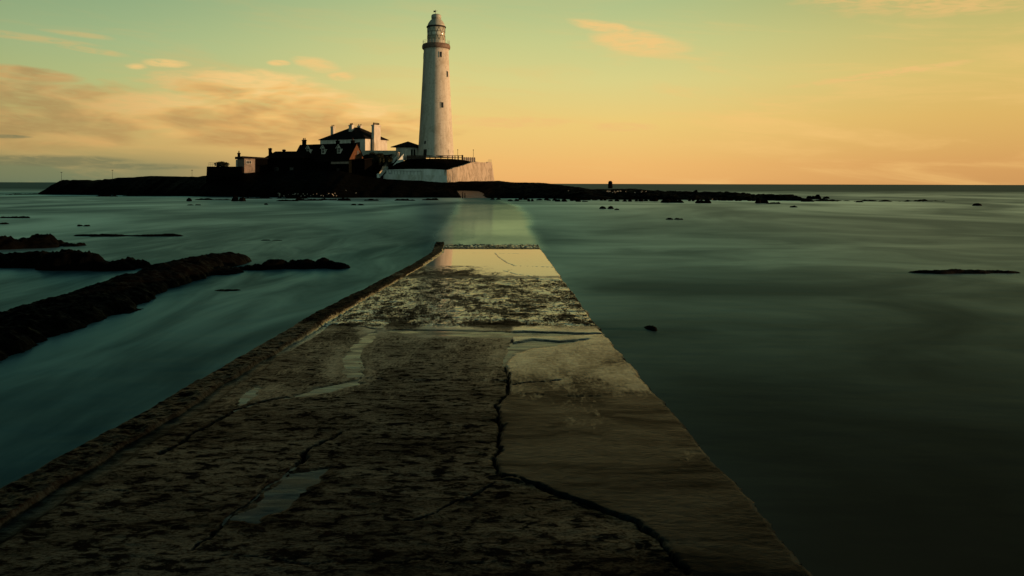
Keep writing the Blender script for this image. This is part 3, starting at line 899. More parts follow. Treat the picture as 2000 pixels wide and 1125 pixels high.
# the long bank left of the causeway
bank_pts = [(-9.9, 3.0, 1.3, 0.42), (-10.0, 8, 1.3, 0.42), (-10.3, 14, 1.25, 0.36), (-10.6, 18, 1.15, 0.34), (-10.9, 22, 1.05, 0.36), (-11.2, 26, 1.0, 0.46), (-11.3, 29.5, 0.85, 0.44), (-11.1, 32.0, 0.7, 0.34)]
bmps = []
for (xa, ya, ra, ha), (xb, yb, rb, hb) in zip(bank_pts[:-1], bank_pts[1:]):
    n_ = max(2, int((yb - ya) / 0.7))
    for i in range(n_):
        f_ = i / n_
        bmps.append((xa + (xb - xa) * f_ + random.uniform(-.12, .12), ya + (yb - ya) * f_ - 15, (ra + (rb - ra) * f_) * random.uniform(.92, 1.1), 1.5, (ha + (hb - ha) * f_) * random.uniform(.9, 1.08), 0.05))
bmps += [(-10.0, 19.4 - 15, 0.8, 0.6, 0.12, 0.3), (-10.2, 28 - 15, 0.7, 0.9, 0.15, 0.1)]
ob = rock_mesh('rock_bank', 0, 15, bmps, 'rock', 101, 0.065, 0.24, 1.9)
tag(ob, 'long dark weedy bank of rock running diagonally out of the left edge', 'rock bank')


def px_rock(px, pyb, wpx, hpx, label, group=None, seed=None, ratio=0.7, lumps=3, mat='rock', name='rock', res=None, rough=0.5):
    d = Dsea(px, pyb)
    W_, Hh = wpx * d / F, hpx * d / F
    ry = max(W_ * 0.5 * ratio, 0.25)
    seed = seed or random.randint(1, 9999)
    rr = random.Random(seed)
    bm_ = []
    for i in range(lumps):
        f_ = 0 if lumps == 1 else (i / (lumps - 1) * 2 - 1)
        k_ = 1.0 if i == rr.randrange(lumps) else rr.uniform(0.5, 0.95)
        bm_.append((f_ * W_ * 0.30, rr.uniform(-.15, .15) * ry, W_ * (0.5 if lumps == 1 else 0.26) * rr.uniform(.85, 1.1), ry * rr.uniform(.7, 1), Hh * k_, rr.uniform(-.3, .3)))
    c_ = PX(px, pyb, d)
    o_ = rock_mesh(name, c_.x, d + ry * 0.8, bm_, mat, seed, res or max(W_ / 70, 0.03), rough, 2.2 / max(W_, 0.6) * 1.6)
    return tag(o_, label, 'rock', group)


# two masses at the left edge and the low one nearer the causeway
def bumps_px(lst, cx, cy):
    out = []
    for px, pyb, wpx, hpx in lst:
        d = Dsea(px, pyb)
        W_ = wpx * d / F
        c_ = PX(px, pyb, d)
        ry = max(0.5, W_ * 0.32)
        out.append((c_.x - cx, d + ry * 0.7 - cy, W_ / 2, ry, hpx * d / F, 0.0))
    return out


def cluster(lst, label, seed, res, rough=0.34, scale=1.5):
    px, pyb = lst[0][0], lst[0][1]
    d = Dsea(px, pyb)
    c_ = PX(px, pyb, d)
    o_ = rock_mesh('rock', c_.x, d, bumps_px(lst, c_.x, d), 'rock', seed, res, rough, scale)
    return tag(o_, label, 'rock', 'dark weedy rocks in the water left of the causeway')


cluster([(60, 522, 200, 24), (118, 528, 110, 36), (158, 528, 80, 32), (205, 529, 100, 17), (246, 525, 66, 15), (20, 520, 120, 22), (-60, 522, 160, 26)], 'largest dark rock mass at the left edge, tapering to a low point', 211, 0.07)
cluster([(74, 482, 62, 24), (40, 485, 110, 17), (104, 480, 50, 9), (-20, 487, 120, 22), (132, 481, 40, 4)], 'rock hump just behind the largest mass at the left edge', 223, 0.08)
cluster([(500, 527, 80, 8), (530, 526, 56, 19), (565, 525, 50, 13), (592, 525, 60, 15), (628, 524, 60, 17), (655, 525, 44, 10)], 'low twin humped rock between the long bank and the causeway', 235, 0.045, 0.3, 2.0)

GL = 'small rocks breaking the water left of the causeway'
px_rock(250, 462, 190, 4.5, 'thin line of rock tips awash beyond the left rock masses', GL, 31, 0.10, 7)
px_rock(160, 442, 24, 3, 'tiny flat rock tip awash above the thin line of rocks', GL, 32, 0.3, 2)
px_rock(28, 426, 50, 4, 'flat rock awash close to the left edge, nearest the open water', GL, 33, 0.2, 3)
px_rock(4, 438, 16, 3, 'tiny rock tip cut by the left edge', GL, 34, 0.3, 1)
px_rock(368, 393, 10, 6, 'small pointed rock left of the island birds', GL, 35, 0.8, 1)
px_rock(378, 401, 24, 3.5, 'flat pair of rock tips just below the small pointed rock', GL, 36, 0.4, 2)
px_rock(463, 393, 26, 9, 'dark stubby rock standing off the shore below the flat roofed house', GL, 37, 0.8, 2)
px_rock(697, 401, 24, 3.5, 'lone flat rock in the channel left of the drowned causeway', GL, 38, 0.4, 2)
px_rock(519, 400, 9, 3, 'tiny rock tip off the island shore between two larger rocks', GL, 39, 0.6, 1)
px_rock(528, 470, 40, 1.6, 'faint rock tip awash beyond the end of the long bank', GL, 40, 0.3, 2)
px_rock(440, 569, 44, 1.8, 'barely awash flat rock between the long bank and the causeway', GL, 41, 0.25, 3)
GRr = 'small rocks breaking the water right of the causeway'
px_rock(1186, 408, 26, 4.5, 'flat rock in calm water just right of the drowned causeway', GRr, 51, 0.5, 2)
px_rock(1205, 410, 10, 2.5, 'tiny rock tip touching the flat rock right of the drowned causeway', GRr, 52, 0.6, 1)
px_rock(1318, 429, 30, 3, 'low smooth rock awash in the middle of the right water', GRr, 53, 0.4, 2)
px_rock(1551, 405, 16, 3, 'small flat rock below the tail of the reef', GRr, 54, 0.5, 1)
px_rock(1912, 402, 20, 5, 'square low rock far out near the right edge', GRr, 55, 0.6, 1, rough=0.15)
px_rock(1275, 646, 18, 6, 'single small rock tip close to the right edge of the causeway', GRr, 56, 0.8, 1)
px_rock(1895, 534, 200, 6, 'long thin rock awash at the right edge', GRr, 57, 0.08, 8)
px_rock(1680, 395, 14, 2.5, 'tiny rock tip right of the reef tail', GRr, 58, 0.5, 1)
# the reef's outliers
GT = 'boulders along the tail of the reef'
for i, (px, pyb, wd, ht, lab) in enumerate([
        (1592, 389, 26, 9, 'domed boulder standing alone past the tail of the reef'), (1615, 388, 13, 4, 'low boulder beside the domed one past the reef tail'),
        (1555, 387, 16, 5, 'flat broken boulder between the reef tail and the domed boulder'), (1490, 397, 24, 9, 'humped boulder in front of the tail of the reef'),
        (1421, 384, 16, 10, 'square boulder sitting on top of the reef'), (1318, 386, 17, 12, 'round boulder on the near side of the reef'),
        (1360, 386, 16, 13, 'pointed boulder at the middle of the reef'), (1375, 397, 26, 8, 'boulder at the waterline under the pointed boulder'),
        (1315, 396, 40, 7, 'dark flat boulder at the waterline under the round boulder'), (1280, 393, 14, 7, 'boulder at the waterline left of the flat one'),
        (1252, 393, 12, 6, 'small boulder at the waterline below the bird roost'), (1131, 391, 30, 6, 'low boulder at the waterline right of the ramp'),
        (1512, 398, 26, 3, 'slab awash right of the humped boulder'), (1450, 386, 40, 8, 'broad flat boulder near the tail of the reef'), (1508, 386, 44, 7, 'long level boulder at the tail of the reef'),
        (1522, 392, 12, 4, 'little boulder under the long level one'), (1580, 394, 22, 2.5, 'sliver of rock below the domed boulder')]):
    px_rock(px, pyb, wd, ht, lab, GT, 300 + i, 0.7, 1 if wd < 20 else 3, 'farrock', 'boulder', rough=0.36)
GB = 'low rubble stones along the reef waterline'
rb = random.Random(91)
for i in range(26):
    px = 975 + i * 20.5 + rb.uniform(-8, 8)
    px_rock(px, 389.5 + rb.uniform(0, 3.5) + (1.5 if 1050 < px < 1250 else 0), rb.uniform(9, 24), rb.uniform(2.2, 5.0), 'low dark rubble stone at the waterline of the reef right of the ramp', GB, 700 + i, 0.6, 2, 'farrock', 'rubble_stone', rough=0.5)
GS = 'shore rocks under the island'
shore = [(205, 384, 40, 3), (255, 383, 30, 3), (300, 383, 60, 4), (340, 381, 40, 3), (415, 391, 70, 2.5), (560, 393, 40, 3), (600, 392, 50, 4), (640, 391, 30, 3), (570, 388, 60, 3), (672, 392, 22, 5), (500, 388, 50, 2.5), (725, 392, 26, 3), (790, 392, 40, 3), (840, 391, 30, 4)]
names = ['thin rock strip low on the far left shore', 'small rock strip beside the far left one', 'longest rock strip off the grassy left shore', 'rock strip just right of the longest one',
         'thin ledge awash left of the stubby rock', 'ledge awash below the left end of the bird row', 'ledge awash below the middle of the bird row', 'ledge awash below the right end of the bird row',
         'ledge tucked close under the island behind the lower ledges', 'stubby ledge just right of the bird row', 'thin ledge awash right of the stubby rock', 'small ledge below the stairs',
         'wide ledge below the white sea wall', 'ledge closest to the foot of the ramp']
for i, ((px, pyb, wd, ht), lab) in enumerate(zip(shore, names)):
    px_rock(px, pyb, wd, ht, lab, GS, 400 + i, 0.35, 4, 'farrock', 'rock_ledge', rough=0.7)

# ------------------------------------------------------------------ ramp at the island end
rm = MB()
sect = [(168, 899, 958, -0.25), (174, 901, 962, 0.12), (180, 897, 950, 0.75), (187, 893, 934, 1.35), (195, 889, 918, 1.75), (202, 880, 902, 2.6)]
top_, bot_ = [], []
for d, a, b_, z_ in sect:
    top_ += [(Xd(a, d), d, z_), (Xd(b_, d), d, z_)]
n_ = len(sect)
vs = top_ + [(x, y, z_ - 1.2) for x, y, z_ in top_]
fs = []
for i in range(n_ - 1):
    a = 2 * i
    fs += [(a, a + 1, a + 3, a + 2), (a + 2 * n_, a + 2 + 2 * n_, a + 3 + 2 * n_, a + 1 + 2 * n_), (a, a + 2, a + 2 + 2 * n_, a + 2 * n_), (a + 1, a + 1 + 2 * n_, a + 3 + 2 * n_, a + 3)]
fs += [(0, 2 * n_, 2 * n_ + 1, 1), (2 * n_ - 2, 2 * n_ - 1, 4 * n_ - 1, 4 * n_ - 2)]
ob = rm.add(vs, fs).build('ramp', 'rampconc')
tag(ob, 'pale concrete ramp climbing from the water onto the island', kind='structure')
for i, (px, d, hh) in enumerate([(903.5, 172, 1.45), (908, 173.5, 1.2)]):
    p = PX(px, 388, d)
    th = thing('mooring_post', ['taller dark post at the foot of the pale ramp', 'shorter dark post right beside the taller one at the ramp'][i], 'post', (p.x, d, -0.3), 0, 'posts at the foot of the ramp')
    MB().bar((0, 0, 0), (0, 0, hh), 0.13, 8, 0.11).build('shaft', 'wood', th)
    MB().lathe([(0.15, hh), (0.15, hh + 0.08), (0.05, hh + 0.14)], 10).build('cap', 'darkpaint', th)

# ------------------------------------------------------------------ lighthouse
LD = 207.0
lx = Xd(851.2, LD)
lz = Zd(851, 304.5, LD)
lh = thing('lighthouse', 'tall white tapering lighthouse with a brown gallery and domed lantern', 'lighthouse', (lx, LD, lz))
u = LD / F
zt = lambda py: (303.0 - py) * u
prof = [(35.6, 306), (35.3, 303), (34.3, 290), (33.4, 275), (31.4, 241), (29.4, 205), (27.0, 160), (25.3, 123), (24.3, 99), (24.3, 96.5), (25.2, 96.2), (25.2, 95.2)]
fine = []
for (r0, y0), (r1, y1) in zip(prof[:-1], prof[1:]):
    k_ = max(1, int(abs(y1 - y0) / 6))
    fine += [(r0 + (r1 - r0) * i / k_, y0 + (y1 - y0) * i / k_) for i in range(k_)]
fine.append(prof[-1])
MB().lathe([(r * u, zt(y)) for r, y in fine], 72).build('tower', 'tower', lh, smooth=True)
gal = [(24.5, 95.6), (26.0, 95.2), (27.2, 94), (27.6, 91), (27.3, 88), (26.3, 86.4), (25.6, 85.4), (17.0, 85.2)]
g = MB().lathe([(r * u, zt(y)) for r, y in gal], 64).build('gallery', 'redpaint', lh, smooth=True)
rl = MB()
for i in range(26):
    a = 2 * math.pi * i / 26
    rl.bar((26 * u * math.cos(a), 26 * u * math.sin(a), zt(85.6)), (26 * u * math.cos(a), 26 * u * math.sin(a), zt(78.5)), 0.028, 5)
for yy in (78.6, 81.5):
    for i in range(26):
        a, b_ = 2 * math.pi * i / 26, 2 * math.pi * (i + 1) / 26
        rl.bar((26 * u * math.cos(a), 26 * u * math.sin(a), zt(yy)), (26 * u * math.cos(b_), 26 * u * math.sin(b_), zt(yy)), 0.02, 4)
rl.build('railing', 'copper', g)
MB().lathe([(17.8 * u, zt(85.2)), (17.8 * u, zt(78.5)), (17.4 * u, zt(78.3))], 48).build('lantern_base', 'copper', lh, smooth=False)
ln = MB().lathe([(17.3 * u, zt(78.4)), (17.3 * u, zt(53))], 48).build('lantern_glass', 'lantern', lh, smooth=True)
lat = MB()
rr_ = 17.5 * u
for k_ in range(11):
    for sg in (1, -1):
        prev = None
        for j in range(9):
            f_ = j / 8
            a = 2 * math.pi * k_ / 11 + sg * f_ * 2 * math.pi / 11
            p = (rr_ * math.cos(a), rr_ * math.sin(a), zt(78.4 + (53 - 78.4) * f_))
            if prev: lat.bar(prev, p, 0.032, 4)
            prev = p
for yy in (70, 61.5):
    lat.lathe([(rr_ - 0.02, zt(yy) - 0.05), (rr_ + 0.05, zt(yy)), (rr_ - 0.02, zt(yy) + 0.05)], 40, cap0=False, cap1=False)
lat.build('glazing_bars', 'darkpaint', ln)
MB().lathe([(17.4 * u, zt(53.2)), (18.9 * u, zt(52.8)), (19.1 * u, zt(51.5)), (18.4 * u, zt(50.2)), (16 * u, zt(50))], 48).build('gutter_ring', 'darkpaint', lh, smooth=True)
MB().lathe([(17.4 * u, zt(50.4)), (16.9 * u, zt(48)), (15.5 * u, zt(44.5)), (13.3 * u, zt(41)), (10.8 * u, zt(38)), (9.2 * u, zt(36.6))], 48).build('dome', 'copper', lh, smooth=True)
vt = MB().lathe([(8.3 * u, zt(37)), (8.5 * u, zt(35.2)), (9.6 * u, zt(35)), (9.7 * u, zt(30)), (9.0 * u, zt(28)), (6.5 * u, zt(26.6)), (2.0 * u, zt(25.8))], 36).build('ventilator', 'copper', lh, smooth=True)
wv = MB().bar((-1.2 * u, 0, zt(26)), (-1.2 * u, 0, zt(17.5)), 0.05, 6)
wv.build('weather_vane', 'darkpaint', vt)
fl_ = MB().add([(-1.2 * u, -0.03, zt(22.2)), (-5.2 * u, -0.03, zt(22.6)), (-5.6 * u, -0.03, zt(19.4)), (-1.2 * u, -0.03, zt(19.0)),
                (-1.2 * u, 0.03, zt(22.2)), (-5.2 * u, 0.03, zt(22.6)), (-5.6 * u, 0.03, zt(19.4)), (-1.2 * u, 0.03, zt(19.0))],
               [(0, 1, 2, 3), (7, 6, 5, 4), (0, 4, 5, 1), (1, 5, 6, 2), (2, 6, 7, 3), (3, 7, 4, 0)])
fl_.bar((-1.2 * u, 0, zt(20.3)), (2.6 * u, 0, zt(19.8)), 0.04, 5)
fl_.build('vane_arrow', 'darkpaint', vt)
rad_at = lambda py: np.interp(-py, [-y for r, y in prof], [r for r, y in prof])


def tower_opening(name, px, py, wpx, hpx, arch=False):
    r = rad_at(py)
    a = math.asin(max(-0.985, min(0.985, (px - 851.2) / r)))      # 0 faces the camera
    rb, rt = rad_at(py + hpx / 2) * u, rad_at(py - hpx / 2) * u
    hw_ = wpx * u / 2
    z0, z1 = zt(py + hpx / 2), zt(py - hpx / 2)

    def wedge(mb, w0, w1, za, zb, out):
        ra = np.interp(za, [z0, z1], [rb, rt])
        rb2 = np.interp(zb, [z0, z1], [rb, rt])
        def pt(wd, rad, z_):
            v_ = Vector((wd, -rad, z_))
            v_.rotate(Matrix.Rotation(a, 3, 'Z'))
            return v_
        mb.hexa([pt(w0, ra + out, za), pt(w1, ra + out, za), pt(w1, ra - 0.6, za), pt(w0, ra - 0.6, za)],
                [pt(w0, rb2 + out, zb), pt(w1, rb2 + out, zb), pt(w1, rb2 - 0.6, zb), pt(w0, rb2 - 0.6, zb)])
    fr = MB()
    f = 0.09
    wedge(fr, -hw_ - f, -hw_, z0 - f, z1 + f, 0.07)
    wedge(fr, hw_, hw_ + f, z0 - f, z1 + f, 0.07)
    wedge(fr, -hw_, hw_, z1, z1 + f, 0.07)
    wedge(fr, -hw_, hw_, z0 - f, z0, 0.10)
    o_ = fr.build(name, 'white' if not arch else 'stone_and_shade', lh)
    pn = MB()
    wedge(pn, -hw_, hw_, z0, z1, 0.012)
    pn.build('pane' if not arch else 'door_leaf', 'glass' if not arch else 'darkpaint', o_)
    if not arch:
        br = MB()
        wedge(br, -0.02, 0.02, z0, z1, 0.03)
        br.build('glazing_bar', 'darkpaint', o_)


tower_opening('window', 865.4, 206, 5.0, 10.5)
tower_opening('window', 861.8, 108.3, 4.6, 10)
tower_opening('window', 828.4, 109.5, 4.6, 10)
tower_opening('window', 874.0, 145, 4.6, 11)
tower_opening('window', 833.2, 278, 4.4, 6)
tower_opening('door', 833.4, 297.5, 5.6, 11, True)


# ------------------------------------------------------------------ houses
class Frame:
    """a building's own axes: origin at its near corner, +x along the front to the right, +y to the back"""
    def __init__(s, px, d, deg):
        s.o = Vector((Xd(px, d), d))
        s.a = -R(deg)
        s.ux = Vector((math.cos(s.a), math.sin(s.a)))
        s.uy = Vector((-math.sin(s.a), math.cos(s.a)))

    def x_at(s, px, ly=0.0):
        k_ = (px - 1000) / F
        b_ = s.o + s.uy * ly
        return (k_ * b_.y - b_.x) / (s.ux.x - k_ * s.ux.y)

    def y_at(s, px, lx_=0.0):
        k_ = (px - 1000) / F
        b_ = s.o + s.ux * lx_
        return (k_ * b_.y - b_.x) / (s.uy.x - k_ * s.uy.y)

    def z_at(s, px, py, lx_, ly):
        return Zd(px, py, (s.o + s.ux * lx_ + s.uy * ly).y)


def hip_roof(x0, x1, y0, y1, ze, zr, ridge, ov=0.35, th=0.16):
    x0, x1, y0, y1 = x0 - ov, x1 + ov, y0 - ov, y1 + ov
    cy_ = (y0 + y1) / 2
    cx_ = (x0 + x1) / 2
    if ridge is None: r0 = r1 = cx_
    else: r0, r1 = ridge
    vs = [(x0, y0, ze), (x1, y0, ze), (x1, y1, ze), (x0, y1, ze), (x0, y0, ze + th), (x1, y0, ze + th), (x1, y1, ze + th), (x0, y1, ze + th), (r0, cy_, zr), (r1, cy_, zr)]
    fs = [(0, 3, 2, 1), (0, 1, 5, 4), (1, 2, 6, 5), (2, 3, 7, 6), (3, 0, 4, 7), (4, 5, 9, 8), (5, 6, 9), (6, 7, 8, 9), (7, 4, 8)]
    return MB().add(vs, fs)


def chimney(parent, x, y, w_, dp, z0, z1, mat, npots, pot='pot', ph=0.45):
    st_ = MB().box(x - w_ / 2, x + w_ / 2, y - dp / 2, y + dp / 2, z0, z1 - 0.3)
    st_.box(x - w_ / 2 - .09, x + w_ / 2 + .09, y - dp / 2 - .09, y + dp / 2 + .09, z1 - 0.302, z1 - 0.12)
    st_.box(x - w_ / 2 - .03, x + w_ / 2 + .03, y - dp / 2 - .03, y + dp / 2 + .03, z1 - 0.122, z1)
    c_ = st_.build('chimney', mat, parent)
    for i in range(npots):
        px_ = x + (0 if npots == 1 else (i / (npots - 1) - 0.5) * w_ * 0.68)
        MB().lathe([(0.14, z1 - .01), (0.12, z1 + ph * .8), (0.15, z1 + ph * .85), (0.14, z1 + ph)], 10, (px_, y)).build('chimney_pot', pot, c_)
    return c_


def window_part(parent, x0, x1, y, z0, z1, mat_frame='white', name='window', panes=2):
    """in a wall facing local -y"""
    f = 0.1
    fr = MB().box(x0 - f, x0, y - 0.08, y + .1, z0 - f, z1 + f).box(x1, x1 + f, y - 0.08, y + .1, z0 - f, z1 + f).box(x0, x1, y - 0.08, y + .1, z1, z1 + f).box(x0, x1, y - 0.12, y + .1, z0 - f, z0)
    for i in range(1, panes):
        xx = x0 + (x1 - x0) * i / panes
        fr.box(xx - 0.03, xx + 0.03, y - 0.05, y + .1, z0, z1)
    zm = (z0 + z1) / 2
    fr.box(x0, x1, y - 0.045, y + .1, zm - 0.025, zm + 0.025)
    w_ = fr.build(name, mat_frame, parent)
    MB().box(x0, x1, y - 0.015, y + 0.09, z0, z1).build('pane', 'glass', w_)
    return w_


# keepers' house
kf_ = Frame(713, 217, 30)
kL, kW = -kf_.x_at(625), kf_.y_at(756)
kz = 8.0
kh = thing('white_house', 'white two storey house with a hipped dark roof and tall chimney stacks', 'house', (kf_.o.x, kf_.o.y, kz), kf_.a)
ze = kf_.z_at(713, 271, 0, 0) - kz
MB().box(-kL, 0, 0, kW, -1.5, ze).build('wall', 'white', kh)
zr = kf_.z_at(700, 249, -kL / 2, kW / 2) - kz
rx_ = kf_.x_at(698, kW / 2)
hip_roof(-kL, 0, 0, kW, ze, zr, (rx_ - 2.6, rx_ + 0.6)).build('roof', 'slate', kh)
c1x = kf_.x_at(650, kW * .6)
chimney(kh, c1x, kW * .6, 0.95, 0.9, ze - .5, kf_.z_at(650, 247, c1x, kW * .6) - kz, 'white', 2)
c2x = kf_.x_at(686, kW * .35)
chimney(kh, c2x, kW * .35, 1.15, 0.9, ze - .5, kf_.z_at(686, 244, c2x, kW * .35) - kz, 'white', 3)
c3x = kf_.x_at(702.5, kW * .7)
chimney(kh, c3x, kW * .7, 1.15, 0.8, ze - .5, kf_.z_at(702, 245.5, c3x, kW * .7) - kz, 'white', 2)
sx = 0.9
s0, s1 = kf_.y_at(730.5, sx), kf_.y_at(743, sx)
zst = kf_.z_at(735, 243.5, sx, s0) - kz
stk = MB().box(0.003, sx, s0, s1, -1.5, zst - .35).box(-0.1, sx + .12, s0 - .12, s1 + .12, zst - .352, zst - .1).box(-0.05, sx + .05, s0 - .05, s1 + .05, zst - .102, zst).build('chimney', 'white', kh)
stk['label'] = 'broad outside chimney stack on the sunlit wall'
for i in range(5):
    yy = s0 + .25 + (s1 - s0 - .5) * i / 4
    MB().lathe([(0.17, zst - .01), (0.14, zst + .5), (0.17, zst + .55), (0.16, zst + .62)], 10, (sx / 2, yy)).build('chimney_pot', 'pot', stk)
wx0, wx1 = kf_.x_at(697), kf_.x_at(702.5)
window_part(kh, wx0, wx1, 0, kf_.z_at(700, 288, wx0, 0) - kz, kf_.z_at(700, 278.5, wx0, 0) - kz, 'darkpaint')
for px_ in (665, 641):
    wx0 = kf_.x_at(px_)
    window_part(kh, wx0, wx0 + .85, 0, ze - 3.2, ze - 1.7, 'darkpaint')
MB().bar((0.06, s0 - .2, -1.4), (0.06, s0 - .2, ze - .02), 0.07, 6).build('drainpipe', 'darkpaint', kh)
MB().box(-0.02, 0.04, kf_.y_at(725.0), kf_.y_at(726.2), kf_.z_at(725, 279, 0, 3) - kz, kf_.z_at(725, 276, 0, 3) - kz).build('wall_vent', 'darkpaint', kh)

# cottage with dormers
cf = Frame(681, 198, 33)
cW = cf.y_at(711.5)
cL = -cf.x_at(586, cW / 2)
cz_ = 6.0
ct = thing('dormer_cottage', 'dark roofed cottage with three white dormers and an orange brick gable', 'cottage', (cf.o.x, cf.o.y, cz_), cf.a)
eh = cf.z_at(681, 312, 0, 0) - cz_
rh = cf.z_at(693, 280.5, 0, cW / 2) - cz_
MB().add([(-cL, 0, -1.5), (0, 0, -1.5), (0, cW, -1.5), (-cL, cW, -1.5), (-cL, 0, eh), (0, 0, eh), (0, cW, eh), (-cL, cW, eh), (-cL, cW / 2, rh - .12), (0, cW / 2, rh - .12)],
         [(0, 3, 2, 1), (0, 1, 5, 4), (2, 3, 7, 6), (1, 2, 6, 9, 5), (3, 0, 4, 8, 7)]).build('wall', 'stone_and_shade', ct)  # unlit brick walls, their shade put into a near-black colour
MB().add([(0.004, 0.02, -1.5), (0.05, 0.02, -1.5), (0.05, cW - .02, -1.5), (0.004, cW - .02, -1.5), (0.004, 0.02, eh - .03), (0.05, 0.02, eh - .03), (0.05, cW - .02, eh - .03), (0.004, cW - .02, eh - .03), (0.004, cW / 2, rh - .16), (0.05, cW / 2, rh - .16)],
         [(0, 3, 2, 1), (1, 2, 6, 9, 5), (3, 0, 4, 8, 7), (0, 1, 5, 4), (2, 3, 7, 6), (4, 5, 9, 8), (6, 7, 8, 9)]).build('gable', 'brick', ct)
MB().box(-cL * 0.30, -0.02, -0.04, 0.02, eh - 1.0, eh - .45).build('lower_wall', 'dimwhite', ct)


def gable_roof(x0, x1, W_, eh_, rh_, ov=0.3, th=0.2, cut=0.0):
    sl = (rh_ - eh_) / (W_ / 2)
    mb = MB()
    for s_ in (0, 1):
        ye = -ov if s_ == 0 else W_ + ov
        zed = eh_ - ov * sl
        yr = W_ / 2
        pts = [(x0, ye, zed), (x1, ye, zed), (x1, yr, rh_), (x0, yr, rh_)]
        if s_: pts = pts[::-1]
        lo = [(p[0], p[1], p[2] - 0.02) for p in pts]
        hi = [(p[0], p[1], p[2] + th) for p in pts]
        mb.hexa(lo, hi)
    return mb


gable_roof(-cL - .1, 0.16, cW, eh, rh, 0.25).build('roof', 'pantile', ct)
sl = (rh - eh) / (cW / 2)
for px_, py_ in ((602, 293), (631, 292.5), (661.5, 291.5)):
    ly = cW * 0.17
    x_ = cf.x_at(px_, ly)
    zb = cf.z_at(px_, py_ + 8.2, x_, ly) - cz_
    ztop = cf.z_at(px_, py_ - 9, x_, ly) - cz_
    hw_ = 0.62
    zev = ztop - 0.75
    yb_ = cW * 0.47
    dm = MB().add([(x_ - hw_, ly, zb), (x_ + hw_, ly, zb), (x_ + hw_, yb_, zb), (x_ - hw_, yb_, zb), (x_ - hw_, ly, zev), (x_ + hw_, ly, zev), (x_ + hw_, yb_, zev), (x_ - hw_, yb_, zev), (x_, ly, ztop - .1), (x_, yb_, ztop - .1)],
                  [(0, 3, 2, 1), (1, 2, 6, 5), (3, 0, 4, 7), (0, 1, 5, 8, 4), (2, 3, 7, 9, 6)]).build('dormer', 'white', ct)
    rb_ = MB()
    for sg in (-1, 1):
        e_, r_ = (x_ + sg * (hw_ + .22)), x_
        ys_ = (ly - .22, yb_)
        lo = [(e_, ys_[0], zev - .22), (r_, ys_[0], ztop), (r_, ys_[1], ztop), (e_, ys_[1], zev - .22)]
        if sg > 0: lo = lo[::-1]
        rb_.hexa(lo, [(p[0], p[1], p[2] + .1) for p in lo])
    rb_.build('dormer_roof', 'pantile', dm)
    bg_ = MB()
    for sg in (-1, 1):
        bg_.bar((x_ + sg * (hw_ + .22), ly - .25, zev - .16), (x_, ly - .25, ztop + .06), 0.075, 5)
    bg_.build('bargeboard', 'white', dm)
    MB().box(x_ - .4, x_ + .4, ly - .03, ly + .05, zb + .25, zev - .05).build('pane', 'glass', dm)
    MB().box(x_ - .035, x_ + .035, ly - .06, ly, zb + .25, zev - .05).box(x_ - .4, x_ + .4, ly - .055, ly, (zb + zev) / 2 + .07, (zb + zev) / 2 + .13).build('glazing_bar', 'white', dm)
for px_, py_, w_, n_ in ((594, 273, 0.9, 2), (659.5, 274.5, 0.62, 1), (689, 274, 0.7, 1)):
    x_ = cf.x_at(px_, cW / 2)
    chimney(ct, x_, cW / 2, w_, 0.7, rh - 1.0, cf.z_at(px_, py_, x_, cW / 2) - cz_, 'stone_and_shade', n_)
# gable window, facing local +x
yg0, yg1 = cf.y_at(697), cf.y_at(700.5)
gz0, gz1 = cf.z_at(698, 303, 0, yg0) - cz_, cf.z_at(698, 295, 0, yg0) - cz_
gw_ = MB().box(-0.1, 0.11, yg0 - .1, yg0, gz0 - .1, gz1 + .1).box(-0.1, 0.11, yg1, yg1 + .1, gz0 - .1, gz1 + .1).box(-0.1, 0.11, yg0, yg1, gz1, gz1 + .1).box(-0.1, 0.14, yg0, yg1, gz0 - .1, gz0).build('window', 'darkpaint', ct)
MB().box(-0.1, 0.07, yg0, yg1, gz0, gz1).build('pane', 'glass', gw_)
MB().box(-cL * .2, -cL * .2 + .9, -0.07, -0.02, -1.2, 0.9).build('door', 'darkpaint', ct)
# lean-to in front of the gable
lf = Frame(712, 196.5, 33)
lt = thing('lean_to_shed', 'small dark lean to shed in front of the orange gable', 'shed', (lf.o.x, lf.o.y, 5.0), lf.a)
lw = -lf.x_at(683)
lz1 = lf.z_at(700, 309.5, 0, 0) - 5.0
MB().box(-lw, 0, 0, 2.6, -1.5, lz1 - .3).build('wall', 'stone_and_shade', lt)
MB().hexa([(-lw - .2, -.3, lz1 - .3), (.2, -.3, lz1 - .3), (.2, 2.7, lz1 - .05), (-lw - .2, 2.7, lz1 - .05)], [(-lw - .2, -.3, lz1 - .16), (.2, -.3, lz1 - .16), (.2, 2.7, lz1 + .1), (-lw - .2, 2.7, lz1 + .1)]).build('roof', 'pantile', lt)
MB().box(-lw * .6, -lw * .6 + .8, -.05, .01, -1.5, 0.5).build('door', 'darkpaint', lt)

